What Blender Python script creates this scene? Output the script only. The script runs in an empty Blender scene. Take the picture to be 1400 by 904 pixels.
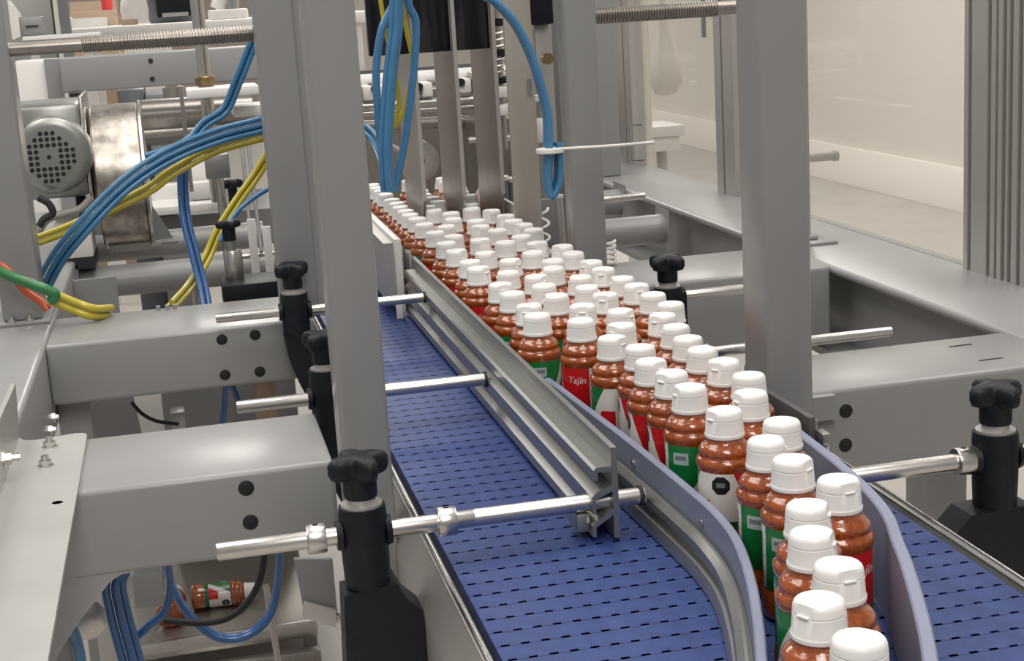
import bpy, bmesh, math, random
from mathutils import Vector, Matrix
random.seed(7)
S = bpy.context.scene
COL = S.collection
PI = math.pi

# ---------------------------------------------------------------- camera
cd = bpy.data.cameras.new('camera'); cam = bpy.data.objects.new('camera', cd); COL.objects.link(cam)
cd.sensor_width = 36.0; cd.lens = 2053.2 / 1400 * 36.0; cd.clip_start = .05; cd.clip_end = 100
cam.matrix_world = (Matrix.Translation((0, 0, .571)) @ Matrix.Rotation(math.radians(-12.1277), 4, 'Z')
                    @ Matrix.Rotation(math.radians(77.4208), 4, 'X') @ Matrix.Rotation(math.radians(-3.4947), 4, 'Z'))
S.camera = cam

# ---------------------------------------------------------------- light
w = bpy.data.worlds.new('hall_light'); S.world = w; w.use_nodes = True
w.node_tree.nodes['Background'].inputs[0].default_value = (1.0, .955, .90, 1)
w.node_tree.nodes['Background'].inputs[1].default_value = .29
def ceiling_or_fill_lamp(x, y, z, sx, sy, power):
    l = bpy.data.lights.new('ceiling_or_fill_lamp_offscreen', 'AREA'); l.shape = 'RECTANGLE'; l.size = sx; l.size_y = sy
    l.energy = power; l.color = (1.0, .965, .92)
    o = bpy.data.objects.new('ceiling_or_fill_lamp_offscreen', l); COL.objects.link(o); o.location = (x, y, z)
for lx, ly, lp in ((-1.3, 2.6, 46), (.45, 2.6, 46), (2.3, 2.6, 42), (-2.8, 9, 90), (.6, 9, 80), (3.0, 8, 62), (-1.5, 16, 110), (2.5, 16, 60), (.1, -1.5, 80)):  # ceiling rows; the last is a fill added behind the camera for front faces
    ceiling_or_fill_lamp(lx, ly, 2.6, 1.0, 3.2, lp)
S.view_settings.view_transform = 'Standard'; S.view_settings.look = 'None'
S.view_settings.gamma = 1.0; S.view_settings.exposure = 0.17; S.view_settings.use_curve_mapping = False

# ---------------------------------------------------------------- materials
def mat(name, col, rough=.5, metal=0.0, var=0.0, vscale=20.0, bump=0.0, bscale=200.0, coat=0.0, stretch=None, spec=.5, crough=.08):
    m = bpy.data.materials.new(name); m.use_nodes = True
    nt = m.node_tree; b = nt.nodes['Principled BSDF']
    b.inputs['Base Color'].default_value = (*col, 1); b.inputs['Roughness'].default_value = rough
    b.inputs['Metallic'].default_value = metal; b.inputs['Coat Weight'].default_value = coat
    b.inputs['Coat Roughness'].default_value = crough; b.inputs['Specular IOR Level'].default_value = spec
    if var or bump:
        tc = nt.nodes.new('ShaderNodeTexCoord'); mp = nt.nodes.new('ShaderNodeMapping')
        nt.links.new(tc.outputs['Object'], mp.inputs[0])
        if stretch: mp.inputs['Scale'].default_value = stretch
    if var:
        n = nt.nodes.new('ShaderNodeTexNoise'); n.inputs['Scale'].default_value = vscale; n.inputs['Detail'].default_value = 3
        nt.links.new(mp.outputs[0], n.inputs[0])
        r = nt.nodes.new('ShaderNodeMapRange'); r.inputs[1].default_value = .3; r.inputs[2].default_value = .7
        r.inputs[3].default_value = 1 - var; r.inputs[4].default_value = 1 + var
        nt.links.new(n.outputs[0], r.inputs[0])
        x = nt.nodes.new('ShaderNodeMix'); x.data_type = 'RGBA'; x.blend_type = 'MULTIPLY'; x.inputs[0].default_value = 1
        x.inputs[6].default_value = (*col, 1); nt.links.new(r.outputs[0], x.inputs[7]); nt.links.new(x.outputs[2], b.inputs['Base Color'])
    if bump:
        n2 = nt.nodes.new('ShaderNodeTexNoise'); n2.inputs['Scale'].default_value = bscale
        nt.links.new(mp.outputs[0], n2.inputs[0])
        bp = nt.nodes.new('ShaderNodeBump'); bp.inputs['Strength'].default_value = bump; bp.inputs['Distance'].default_value = .001
        nt.links.new(n2.outputs[0], bp.inputs['Height']); nt.links.new(bp.outputs[0], b.inputs['Normal'])
    return m
GREY = mat('grey_paint', (.27, .27, .268), .38, 0, .04, 6, .06, 400, .30, crough=.22)
GREY2 = mat('grey_paint_dull', (.20, .20, .20), .5, 0, .05, 6)
STEEL = mat('brushed_steel', (.62, .60, .57), .27, 1, .12, 60, .0, 100, 0, (1, 12, 12))
DSTEEL = mat('dark_steel', (.36, .33, .30), .30, 1, .1, 40)
STAIN = mat('stainless_sheet', (.40, .375, .345), .34, .9, .10, 25, 0, 100, 0, (8, 8, .6))
DRUM = mat('swirled_steel', (.52, .48, .43), .3, 1, .45, 28, .3, 60)
ALU = mat('anodised_aluminium', (.36, .365, .345), .34, .85, .06, 40, 0, 100, 0, (20, .5, 20))
ALUL = mat('pale_aluminium', (.50, .48, .46), .42, .6, .03)
ZINC = mat('zinc_plate', (.46, .465, .44), .42, .45, .06, 9, .05, 300)
BLACK = mat('black_plastic', (.008, .008, .011), .45, 0, .2, 50, .12, 900, spec=.32)
BLACKG = mat('black_acrylic', (.006, .006, .010), .15)
PLUG = mat('black_plug', (.006, .006, .006), .6)
RUBBER = mat('dark_rubber', (.02, .02, .022), .7)
BELT = mat('blue_belt', (.031, .055, .178), .46, 0, .18, 45, .25, 260, spec=.28)
PURPLE = mat('blue_grey_guide', (.21, .23, .32), .45, 0, .04, 12)
DGUIDE = mat('dark_grey_guide', (.075, .075, .078), .45, 0, .08, 20)
CAPM = mat('white_cap', (.80, .79, .77), .34, 0, .015, 60)
SPICE = mat('orange_spice', (.30, .062, .008), .16, 0, .35, 240, .40, 300, 1.0)
WHITEP = mat('white_plastic', (.74, .72, .69), .4)
WHITEM = mat('white_enamel', (.78, .76, .73), .5, 0, .03)
BLUEH = mat('blue_hose', (.05, .19, .37), .28, 0, .08, 30, 0, 100, .4)
BLUED = mat('dark_blue_hose', (.03, .11, .30), .3, 0, .08, 30, 0, 100, .4)
YELH = mat('yellow_hose', (.52, .43, .035), .32, 0, .08, 30, 0, 100, .3)
GREENH = mat('green_hose', (.02, .17, .045), .3, 0, .05, 30, 0, 100, .4)
ORANGEH = mat('orange_hose', (.55, .10, .03), .3, 0, .05, 30, 0, 100, .4)
GREYH = mat('grey_hose', (.30, .28, .25), .4)
WALLM = mat('white_wall', (.70, .665, .61), .65, 0, .02, 2)
FLOORM = mat('beige_floor', (.50, .47, .44), .38, 0, .05, 4)
BEIGE = mat('beige_steel', (.46, .425, .375), .42, .4, .05, 10)
COAT = mat('white_coat', (.74, .71, .68), .8, 0, .04, 20)
SKIN = mat('skin', (.50, .29, .20), .55)
RED = mat('red_plastic', (.62, .05, .05), .4)
SLATE = mat('slate_panel', (.13, .135, .15), .4)
CARD = mat('cardboard', (.42, .31, .22), .8)
BRASS = mat('brass', (.32, .23, .12), .35, 1)
BLACKPR = mat('black_print', (.008, .008, .008), .4)
WHITEPR = mat('white_print', (.75, .73, .70), .4)
GREYPR = mat('grey_print', (.16, .18, .18), .4)
PALEPR = mat('pale_print', (.38, .47, .48), .4)

def glass_mat(name, tint=(.96, .96, .95)):
    m = bpy.data.materials.new(name); m.use_nodes = True; nt = m.node_tree; nt.nodes.clear()
    o = nt.nodes.new('ShaderNodeOutputMaterial'); t = nt.nodes.new('ShaderNodeBsdfTransparent'); t.inputs[0].default_value = (*tint, 1)
    g = nt.nodes.new('ShaderNodeBsdfGlossy'); g.inputs['Roughness'].default_value = .03
    x = nt.nodes.new('ShaderNodeMixShader'); x.inputs[0].default_value = .035
    nt.links.new(t.outputs[0], x.inputs[1]); nt.links.new(g.outputs[0], x.inputs[2]); nt.links.new(x.outputs[0], o.inputs[0])
    return m
GLASS = glass_mat('clear_panel')

def label_mat():
    m = bpy.data.materials.new('printed_label'); m.use_nodes = True; nt = m.node_tree; b = nt.nodes['Principled BSDF']
    b.inputs['Roughness'].default_value = .32; b.inputs['Coat Weight'].default_value = .3
    N = nt.nodes.new; L = nt.links.new
    tc = N('ShaderNodeTexCoord'); sp = N('ShaderNodeSeparateXYZ'); L(tc.outputs['Object'], sp.inputs[0])
    def M(op, a, bb=None, c=None):
        n = N('ShaderNodeMath'); n.operation = op
        for i, v in enumerate((a, bb, c)):
            if v is None: continue
            if isinstance(v, (int, float)): n.inputs[i].default_value = v
            else: L(v, n.inputs[i])
        return n.outputs[0]
    u = M('FRACT', M('ADD', M('DIVIDE', M('ARCTAN2', sp.outputs[1], sp.outputs[0]), 2 * PI), 1.0))
    t = M('MULTIPLY', M('SUBTRACT', sp.outputs[2], .030), 1 / .061)
    def lt(a, bb): return M('LESS_THAN', a, bb)
    def gt(a, bb): return M('GREATER_THAN', a, bb)
    def mix(f, c0, c1):
        n = N('ShaderNodeMix'); n.data_type = 'RGBA'; L(f, n.inputs[0])
        for k, c in ((6, c0), (7, c1)):
            if isinstance(c, tuple): n.inputs[k].default_value = (*c, 1)
            else: L(c, n.inputs[k])
        return n.outputs[2]
    white = (.66, .64, .60); green = (.004, .155, .035); red = (.50, .006, .010)
    c = mix(lt(u, M('MULTIPLY_ADD', t, .20, .13)), white, green)
    rr = M('MULTIPLY', gt(u, M('MULTIPLY_ADD', t, -.14, .68)), lt(u, .84)); c = mix(rr, c, red)
    r2 = M('MULTIPLY', M('MULTIPLY', gt(u, M('MULTIPLY_ADD', t, .2, .20)), lt(u, .40)), lt(t, .52)); c = mix(r2, c, red)
    npan = M('MULTIPLY', M('MULTIPLY', gt(u, .87), lt(u, .965)), M('MULTIPLY', lt(t, .86), gt(t, .1)))
    lines = gt(M('FRACT', M('MULTIPLY', t, 12.0)), .45)
    c = mix(npan, c, mix(lines, (.40, .41, .40), (.10, .12, .12)))
    low = M('MULTIPLY', lt(t, .16), lt(u, .84)); c = mix(low, c, (.004, .11, .03))
    L(c, b.inputs['Base Color'])
    return m
LABEL = label_mat()

# ---------------------------------------------------------------- mesh helpers
def new(): return bmesh.new()
def append(dst, src):
    src.verts.ensure_lookup_table(); vm = {}
    for v in src.verts: vm[v] = dst.verts.new(v.co)
    for f in src.faces:
        try:
            nf = dst.faces.new([vm[v] for v in f.verts]); nf.smooth = f.smooth
        except ValueError: pass
    src.free()
def box(bm, x0, x1, y0, y1, z0, z1, bev=0.0, seg=2):
    t = bmesh.new(); r = bmesh.ops.create_cube(t, size=1)
    for v in t.verts:
        v.co = Vector(((x0 + x1) / 2 + v.co.x * (x1 - x0), (y0 + y1) / 2 + v.co.y * (y1 - y0), (z0 + z1) / 2 + v.co.z * (z1 - z0)))
    if bev: bmesh.ops.bevel(t, geom=list(t.edges), offset=bev, segments=seg, affect='EDGES', profile=.5)
    append(bm, t); return bm
def bx(*a, **k): return box(new(), *a, **k)
def rings(bm, rs, close=True, cap=True):
    R = [[bm.verts.new(p) for p in r] for r in rs]; n = len(R[0])
    for a, b in zip(R, R[1:]):
        for i in range(n if close else n - 1):
            j = (i + 1) % n
            bm.faces.new((a[i], a[j], b[j], b[i]))
    if cap:
        bm.faces.new(list(reversed(R[0]))); bm.faces.new(R[-1])
    return bm
def frame(d):
    d = Vector(d).normalized(); u = Vector((0, 0, 1)) if abs(d.z) < .9 else Vector((1, 0, 0))
    a = d.cross(u).normalized(); return a, d.cross(a).normalized()
def cyl(bm, p0, p1, r, r1=None, seg=24):
    p0 = Vector(p0); p1 = Vector(p1); a, b = frame(p1 - p0); r1 = r if r1 is None else r1
    return rings(bm, [[p + (a * math.cos(2 * PI * i / seg) + b * math.sin(2 * PI * i / seg)) * q for i in range(seg)] for p, q in ((p0, r), (p1, r1))])
def cy(*a, **k): return cyl(new(), *a, **k)
def lathe(bm, prof, origin=(0, 0, 0), axis=(0, 0, 1), seg=32, cap=True):
    o = Vector(origin); ax = Vector(axis).normalized()
    if abs(ax.z) > .99: a, b = Vector((1, 0, 0)), Vector((0, 1, 0))
    else: a, b = frame(ax)
    return rings(bm, [[o + ax * h + (a * math.cos(2 * PI * i / seg) + b * math.sin(2 * PI * i / seg)) * r for i in range(seg)] for r, h in prof], cap=cap)
def prism(bm, poly, plane, d0, d1):
    """poly in 2D, extruded: plane 'xz' along y, 'yz' along x, 'xy' along z"""
    f = {'xz': lambda p, d: (p[0], d, p[1]), 'yz': lambda p, d: (d, p[0], p[1]), 'xy': lambda p, d: (p[0], p[1], d)}[plane]
    A = [bm.verts.new(f(p, d0)) for p in poly]; B = [bm.verts.new(f(p, d1)) for p in poly]; n = len(poly)
    for i in range(n): bm.faces.new((A[i], A[(i + 1) % n], B[(i + 1) % n], B[i]))
    bm.faces.new(list(reversed(A))); bm.faces.new(B)
    return bm
def spline(pts, n=8):
    P = [Vector(p) for p in pts]; P = [P[0] * 2 - P[1]] + P + [P[-1] * 2 - P[-2]]; out = []
    for i in range(1, len(P) - 2):
        for k in range(n):
            t = k / n; p0, p1, p2, p3 = P[i - 1:i + 3]
            out.append(.5 * ((2 * p1) + (p2 - p0) * t + (2 * p0 - 5 * p1 + 4 * p2 - p3) * t * t + (3 * p1 - p0 - 3 * p2 + p3) * t ** 3))
    out.append(P[-2]); return out
def tube(bm, pts, r, seg=10, n=8, smooth=True):
    Q = spline(pts, n) if smooth else [Vector(p) for p in pts]
    d0 = (Q[1] - Q[0]).normalized(); a, _ = frame(d0); rs = []
    for i, p in enumerate(Q):
        d = (Q[min(i + 1, len(Q) - 1)] - Q[max(i - 1, 0)]).normalized()
        a = (a - d * a.dot(d)).normalized(); b = d.cross(a)
        rs.append([p + (a * math.cos(2 * PI * k / seg) + b * math.sin(2 * PI * k / seg)) * r for k in range(seg)])
    return rings(bm, rs)

def woff(p):
    v = Vector((0, 0, 0))
    while p is not None: v += p.location; p = p.parent
    return v
def obj(name, bm, m, parent=None, ang=35, local=False):
    if parent is not None and not local: bmesh.ops.translate(bm, vec=-woff(parent), verts=bm.verts)
    bmesh.ops.recalc_face_normals(bm, faces=bm.faces)
    for f in bm.faces: f.smooth = True
    me = bpy.data.meshes.new(name); bm.to_mesh(me); bm.free()
    me.set_sharp_from_angle(angle=math.radians(ang)); me.materials.append(m)
    o = bpy.data.objects.new(name, me); COL.objects.link(o); o.parent = parent
    return o
def tag(o, label, cat, group=None):
    o['label'] = label; o['category'] = cat
    if group: o['group'] = group
    return o
def thing(name, label, cat, loc, group=None):
    o = bpy.data.objects.new(name, None); COL.objects.link(o); o.location = loc; o.empty_display_size = .02
    return tag(o, label, cat, group)
def struct(o): o['kind'] = 'structure'; return o
def centre(o):
    """put a lone mesh's origin at its base"""
    me = o.data; xs = [v.co for v in me.vertices]
    c = Vector(((min(v.x for v in xs) + max(v.x for v in xs)) / 2, (min(v.y for v in xs) + max(v.y for v in xs)) / 2, min(v.z for v in xs)))
    me.transform(Matrix.Translation(-c)); o.location = c; return o
def solo(name, bm, m, label, cat, group=None, ang=35):
    return centre(tag(obj(name, bm, m, None, ang), label, cat, group))

# ---------------------------------------------------------------- the hall
FZ = -.90
struct(obj('floor', bx(-9, 9, -3, 24, FZ - .1, FZ), FLOORM))
struct(obj('wall_right', bx(4.7, 4.9, -3, 24, FZ, 3.4), WALLM))
struct(obj('wall_band_right', bx(4.655, 4.70, -3, 22, FZ, FZ + .27, bev=.004), mat('pale_wall_band', (.86, .82, .76), .55)))  # paler raised band along the foot of the right wall
struct(obj('wall_back', bx(-9, 4.7, 22, 22.2, FZ, 3.4), WALLM))

# ---------------------------------------------------------------- machine frame
BT, BB = .050, -.054      # top and bottom of the frame beams
def beam(name, label, x0, x1, y0, y1, z0, z1, holes=(), hr=.008, group=None, bev=.007):
    t = thing(name, label, 'beam', ((x0 + x1) / 2, (y0 + y1) / 2, z0), group)
    obj('tube', bx(x0, x1, y0, y1, z0, z1, bev=bev, seg=3), GREY, t)
    for hx, hz in holes:
        obj('hole_plug', lathe(new(), [(hr, 0), (hr, .0012), (hr * .7, .0022)], (hx, y0 + .0005, hz), (0, -1, 0), 16), PLUG, t)
    return t
t = beam('cross_beam', 'grey cross beam with two black plugs beside the zinc bracket, topmost of blue hoses below', -.246, .142, 1.70, 1.93, BB, BT, ((.038, .030), (.039, -.012)), .0093)
t['label'] = 'grey cross beam with two black plugs in its face, ending under the zinc bracket'
gp = [(-.246, BB + .01), (-.10, BB + .01), (-.100, BB - .001), (-.114, -.056), (-.128, -.064), (-.145, -.083), (-.165, -.105), (-.185, -.130), (-.205, -.16), (-.246, -.19)]
obj('gusset', prism(new(), gp, 'xz', 1.703, 1.715), GREY, t)
t = beam('cross_beam', 'grey cross beam with four black plugs in its face, behind the black clamps', -.246, .200, 2.54, 2.78, BB, BT, ((.042, .030), (.098, .032), (.041, -.032), (.100, -.033)), .0093)
for bxx in (-.066, -.05, -.036): obj('weld_tab', bx(bxx, bxx + .008, 2.757, 2.765, BT - .001, BT + .008, bev=.001), GREY, t)
t = beam('cross_beam', 'grey cross beam with two black plugs, joined to the long right frame beam', .742, 1.150, 1.742, 1.93, BB - .03, BT, ((.810, .019), (.809, -.027)), .0093)
for p, q in (((1.033, 1.881, 0.050), (1.068, 1.878, 0.050)), ((1.029, 1.793, 0.050), (1.064, 1.789, 0.050))):
    obj('slot_mark', bx(p[0], q[0], p[1] - .002, p[1] + .002, BT - .001, BT + .0006), PLUG, t)
beam('cross_beam', 'grey cross beam under the small black star knob, behind the bottle queue', .742, 1.150, 2.53, 2.78, BB - .03, BT)
lf = beam('frame_beam', 'long pale-topped frame beam carrying the grey post with bolted foot', -.46, -.246, 1.72, 6.2, BB - .05, BT, bev=.009)
t = thing('frame_beam', 'long wide grey channel beam under the clear panels and slotted profiles', 'beam', (1.25, 3.7, BB - .06))
obj('top_flange', bx(1.150, 1.382, 1.15, 6.4, BT - .016, BT, bev=.0075, seg=3), GREY, t)
obj('web', bx(1.205, 1.382, 1.15, 6.4, BB - .06, BT - .015), GREY, t)
obj('bottom_flange', bx(1.150, 1.382, 1.15, 6.4, BB - .075, BB - .06), GREY, t)
for q in ((75, 569), (72, 585)):
    pass
for p in ((-0.246, 2.508, -0.064), (-0.246, 2.437, -0.066)):
    obj('bolt', lathe(new(), [(.009, 0), (.009, .006), (.005, .006), (.005, .011)], p, (1, 0, 0), 6), STEEL, lf)

def post(label, x0, x1, y0, y1, z0, z1=1.5):
    t = thing('frame_post', label, 'post', ((x0 + x1) / 2, (y0 + y1) / 2, z0))
    obj('tube', bx(x0, x1, y0, y1, z0, z1, bev=.006, seg=3), GREY, t)
    return t
p1 = post('thick grey square post between the black clamps and the blue belt', .147, .203, 1.640, 1.700, -.098)
p2 = post('dark grey square post standing on the beam with four black plugs', .147, .212, 2.55, 2.61, BT)
obj('side_strip', bx(.2118, .236, 2.56, 2.60, BT, 1.4), GREY, p2)
p3 = post('wide grey square post beside the bottles, in front of the right cross beam', .671, .731, 1.662, 1.740, .012)
obj('mount_plate', bx(.690, .790, 1.728, 1.7415, .014, .046), GREY, p3)
for pz in (.025, .40, .555): obj('side_bolt', lathe(new(), [(.005, 0), (.005, .004)], (.7305, 1.70, pz), (1, 0, 0), 6), STEEL, p3)
p4 = post('grey square post behind the bottle queue, left of the round frame tubes', .672, .731, 2.55, 2.61, .012)
obj('mount_plate', bx(.700, .760, 2.515, 2.5295, .014, .046), GREY, p4)
obj('mount_spacer', bx(.705, .725, 2.529, 2.551, .014, .046), GREY, p4)
p0 = post('pale grey post standing on the left frame beam with a bolted foot plate', -.332, -.263, 2.755, 2.86, BT + .006)
obj('foot_plate', bx(-.355, -.250, 2.735, 2.875, BT, BT + .006, bev=.001), GREY, p0)
for fx in (-.345, -.315, -.285): obj('bolt', lathe(new(), [(.007, 0), (.007, .006), (.004, .006), (.004, .011)], (fx, 2.745, BT + .006), (0, 0, 1), 6), STEEL, p0)
p5 = post('grey post standing on the right frame beam on a small foot plate', 1.170, 1.232, 2.80, 2.86, BT + .006)
obj('foot_plate', bx(1.160, 1.262, 2.74, 2.88, BT, BT + .006, bev=.001), GREY, p5)
obj('rounded_foot', bx(1.172, 1.236, 2.775, 2.80, BT + .006, BT + .014, bev=.003), GREY, p5)
post('pale grey post on the right frame beam behind the hanging blue hose loop', (1.164, 4.100, 0.303)[0], (1.228, 4.100, 0.299)[0], 4.10, 4.16, BT)

# threaded cross shaft in two visible halves
def shaft(label, x0, x1, y, z, th0, th1, r=.0125):
    t = thing('threaded_shaft', label, 'shaft', ((x0 + x1) / 2, y, z))
    obj('rod', cy((x0, y, z), (x1, y, z), r + .0012, seg=24), DSTEEL, t)
    n = int((th1 - th0) / .0055); prof = []
    for k in range(n):
        h = th0 + k * (th1 - th0) / n; prof += [(r + .0005, h), (r + .0035, h + .002), (r + .0035, h + .0035), (r + .0005, h + .0052)]
    obj('thread', lathe(new(), prof, (0, y, z), (1, 0, 0), 20), DSTEEL, t, ang=25)
    return t
shaft('thick threaded steel shaft spanning between the left post and dark post', -.263, .195, 2.78, (-0.062, 2.780, 0.531)[2], (-0.141, 2.780, 0.525)[0], .16, .0118)
shaft('thick threaded steel shaft reaching from the middle post to the right posts', .735, 1.21, 2.80, (0.925, 2.800, 0.522)[2], .736, (1.044, 2.800, 0.524)[0], .0118)

# zinc angle bracket, front left
t = thing('angle_bracket', 'pale zinc angle bracket with bolts lying on the front left beam end', 'bracket', (-.19, 1.55, BT))
hp = (-0.168, 1.652, 0.056)
ring = [(hp[0] + .006 * math.cos(-2 * PI * k / 20), hp[1] + .006 * math.sin(-2 * PI * k / 20)) for k in range(20)]
hole = [(-.1485, hp[1] - .00004), (ring[0][0], hp[1] - .00004)] + ring[1:] + [(ring[0][0], hp[1] + .00004), (-.1485, hp[1] + .00004)]
pl = [(-.235, 1.10), (-.148, 1.10)] + hole + [(-.149, 1.925), (-.153, 1.935), (-.165, 1.938), (-.200, 1.930), (-.218, 1.928), (-.228, 1.936), (-.235, 1.95)]
fb = prism(new(), pl, 'xy', BT + .0005, BT + .006); bmesh.ops.triangulate(fb, faces=[f for f in fb.faces if len(f.verts) > 4])
obj('flange', fb, ZINC, t)
vf = [(1.10, BT + .004), (1.95, BT + .004), (-0.237, 1.986, 0.119)[1:], (1.72, (-0.237, 1.986, 0.119)[2] + .004), (1.10, (-0.237, 1.986, 0.119)[2] + .01)]
obj('upright', prism(new(), vf, 'yz', -.240, -.234), ZINC, t)
for p in ((-0.192, 1.887, 0.056), (-0.191, 1.803, 0.056)):
    bo = obj('bolt', lathe(new(), [(.010, 0), (.010, .0015), (.0075, .0015), (.0075, .0075)], p, (0, 0, 1), 6), STEEL, t)
    obj('bolt_shank', lathe(new(), [(.0045, 0), (.0045, .012)], (p[0], p[1], p[2] + .001), (0, 0, 1), 10), STEEL, bo)
bp = (-0.234, 1.771, 0.080); obj('bolt', lathe(new(), [(.011, 0), (.011, .002), (.008, .002), (.008, .010), (.0045, .010), (.0045, .02)], bp, (1, 0, 0), 6), STEEL, t)

# round frame tubes between the side beams
for yy, zz, rr, w1, w2 in ((3.50, -.012, .036, 'round grey tube', 'nearer of the two'), (3.86, .012, .034, 'round grey tube', 'farther of the two')):
    for xa, xb, ex, sd in ((-.246, .195, -.246, 'left of the belt under the motor,'), (.745, 1.150, 1.146, 'right of the belt before the long beam,')):
        t = thing('frame_tube', w1 + ' ' + sd + ' ' + w2, 'tube', ((xa + xb) / 2, yy, zz - rr))
        obj('tube', cy((xa, yy, zz), (xb, yy, zz), rr, seg=32), GREY, t)
        obj('end_plate', bx(ex, ex + .004, yy - .05, yy + .05, zz - .05, zz + .05), GREY, t)
t = thing('frame_tube', 'short square-ended grey tube stub with plate at the left frame beam', 'tube', (-.21, 3.30, -.06))
obj('plate', bx(-.245, -.155, 3.30, 3.31, -.075, .03), GREY, t); obj('lip', bx(-.245, -.17, 3.27, 3.30, -.075, -.068), GREY, t)
obj('bolt', lathe(new(), [(.006, 0), (.006, .006)], (-.20, 3.30, -.055), (0, -1, 0), 6), STEEL, t)

# ---------------------------------------------------------------- conveyor
BX0, BX1, BY0, BY1 = .232, .722, .62, 3.72
cv = thing('belt_conveyor', 'blue modular plastic belt conveyor carrying the bottles', 'conveyor', (.477, 2.0, -.16))
NR = 101; pitch = (BY1 - BY0) / NR
cells = 26; cw = (BX1 - BX0) / cells
front = [(.0005, .0004)]      # front edge with a row of small drainage notches
for i in range(cells):
    x = i * cw
    front += [(x + cw * .28, .0004), (x + cw * .28, .0036), (x + cw * .72, .0036), (x + cw * .72, .0004)]
front += [(BX1 - BX0 - .0005, .0004)]
back = [(BX1 - BX0 - .0005, pitch - .0004), (.0005, pitch - .0004)]
rb = prism(new(), front + back, 'xy', -.009, 0); bmesh.ops.triangulate(rb, faces=[f for f in rb.faces if len(f.verts) > 4])
row0 = None
for k in range(NR):
    if row0 is None:
        row0 = obj('belt_row', rb, BELT, cv, local=True); r = row0
    else:
        r = row0.copy(); COL.objects.link(r); r.parent = cv
    r.location = Vector((BX0, BY0 + k * pitch, 0)) - cv.location
obj('belt_underlay', bx(BX0 + .002, BX1 - .002, BY0, BY1, -.022, -.0088), BELT, cv)
# left side frame: plate, lip and wear strip
obj('side_plate', prism(new(), [(.200, -.15), (.206, -.15), (.206, -.045), (.2255, -.012), (.2255, -.004), (.218, -.004), (.218, -.010), (.200, -.045)], 'xz', BY0, BY1), ALUL, cv)
obj('edge_rail', cy((.2225, BY0, -.002), (.2225, BY1, -.002), .0036, seg=12), STEEL, cv)
obj('side_plate', prism(new(), [(.731, -.14), (.737, -.14), (.737, .001), (.731, .001)], 'xz', BY0, BY1), ALU, cv)
obj('wear_strip', bx(.7225, .7308, BY0, BY1, -.03, -.001), RUBBER, cv)
obj('edge_rail', bx(.737, .740, BY0, BY1, -.003, .004, bev=.001), STEEL, cv)

# ---------------------------------------------------------------- guide rails
def rail_profile(x):   # x = left face
    P = [(.030, .000), (.030, .100), (.0235, .100), (.0235, .080), (.007, .080), (.004, .077), (.004, .066), (.008, .066), (.008, .0745), (.0235, .0745),
         (.0235, .060), (.006, .053), (.001, .048), (.001, .030), (.005, .030), (.005, .045), (.0235, .052), (.0235, .032), (.005, .021), (.000, .016), (.000, .004), (.004, .004), (.004, .014), (.0235, .026), (.0235, .000)]
    return [(x + a, b + .003) for a, b in P]
t = thing('guide_rail', 'tall slotted aluminium guide rail held by three steel rods over the blue belt', 'guide rail', (.40, 2.0, .003))
RY0, RY1 = 1.452, 2.74
ra = obj('extrusion', prism(new(), rail_profile(.386), 'xz', RY0, RY1), ALU, t, ang=25)
bm = new()
for yy, zz in ((1.475, .042), (1.478, .020)):
    lathe(bm, [(.007, 0), (.007, .004), (.004, .005)], (.387, yy, zz), (-1, 0, 0), 12)
obj('end_screw', bm, STEEL, t)
obj('clamp_bracket', bx(.372, .386, 1.462, 1.50, .01, .03, bev=.002), ALU, t)
# shorter rail behind it with the blue-grey curved guide
t2 = thing('guide_rail', 'shorter aluminium guide rail carrying the blue-grey curved guide strip', 'guide rail', (.46, 1.5, .002))
RP = [(-.018, .002), (.008, .002), (.008, .0355), (-.004, .0355), (-.004, .042), (-.007, .042), (-.013, .036), (-.014, .029), (-.008, .027), (-.008, .018), (-.015, .016), (-.0175, .010)]
def sweep(bm, poly, pts, n=8):
    Q = spline([(x, y, 0) for x, y in pts], n); rs = []
    for i, p in enumerate(Q):
        d = (Q[min(i + 1, len(Q) - 1)] - Q[max(i - 1, 0)]).normalized()
        rs.append([(p.x - d.y * px, p.y + d.x * px, pz) for px, pz in poly])
    return rings(bm, rs)
def ribbon(bm, pts, thick, z0, z1, side=1, n=8, bev=.0015):
    """upright strip along a plan curve, thickness to one side"""
    Q = spline([(x, y, 0) for x, y in pts], n); rs = []
    for i, p in enumerate(Q):
        d = (Q[min(i + 1, len(Q) - 1)] - Q[max(i - 1, 0)]).normalized(); nrm = Vector((-d.y, d.x, 0)) * side
        q = p + nrm * thick; m0 = p + nrm * bev; m1 = p + nrm * (thick - bev)
        rs.append([(p.x, p.y, z0), (p.x, p.y, z1 - bev), (m0.x, m0.y, z1), (m1.x, m1.y, z1), (q.x, q.y, z1 - bev), (q.x, q.y, z0)])
    return rings(bm, rs)
GP = [(.4445, 1.885), (.4480, 1.84), (.4530, 1.744), (.4610, 1.60), (.4650, 1.493), (.4680, 1.38), (.4680, 1.311), (.4600, 1.235), (.4365, 1.142), (.4080, 1.054), (.3820, .983), (.3530, .905), (.3220, .82)]
obj('guide_strip', ribbon(new(), GP, .0090, .036, .0710, side=1), PURPLE, t2)
obj('extrusion', sweep(new(), RP, GP), ALU, t2, ang=25)
for xx, yy in ((.4682, 1.34), (.4632, 1.55), (.4512, 1.78)): obj('rivet', lathe(new(), [(.004, 0), (.004, .002), (.002, .003)], (xx, yy, .050), (-1, 0, 0), 10), STEEL, t2)
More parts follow.
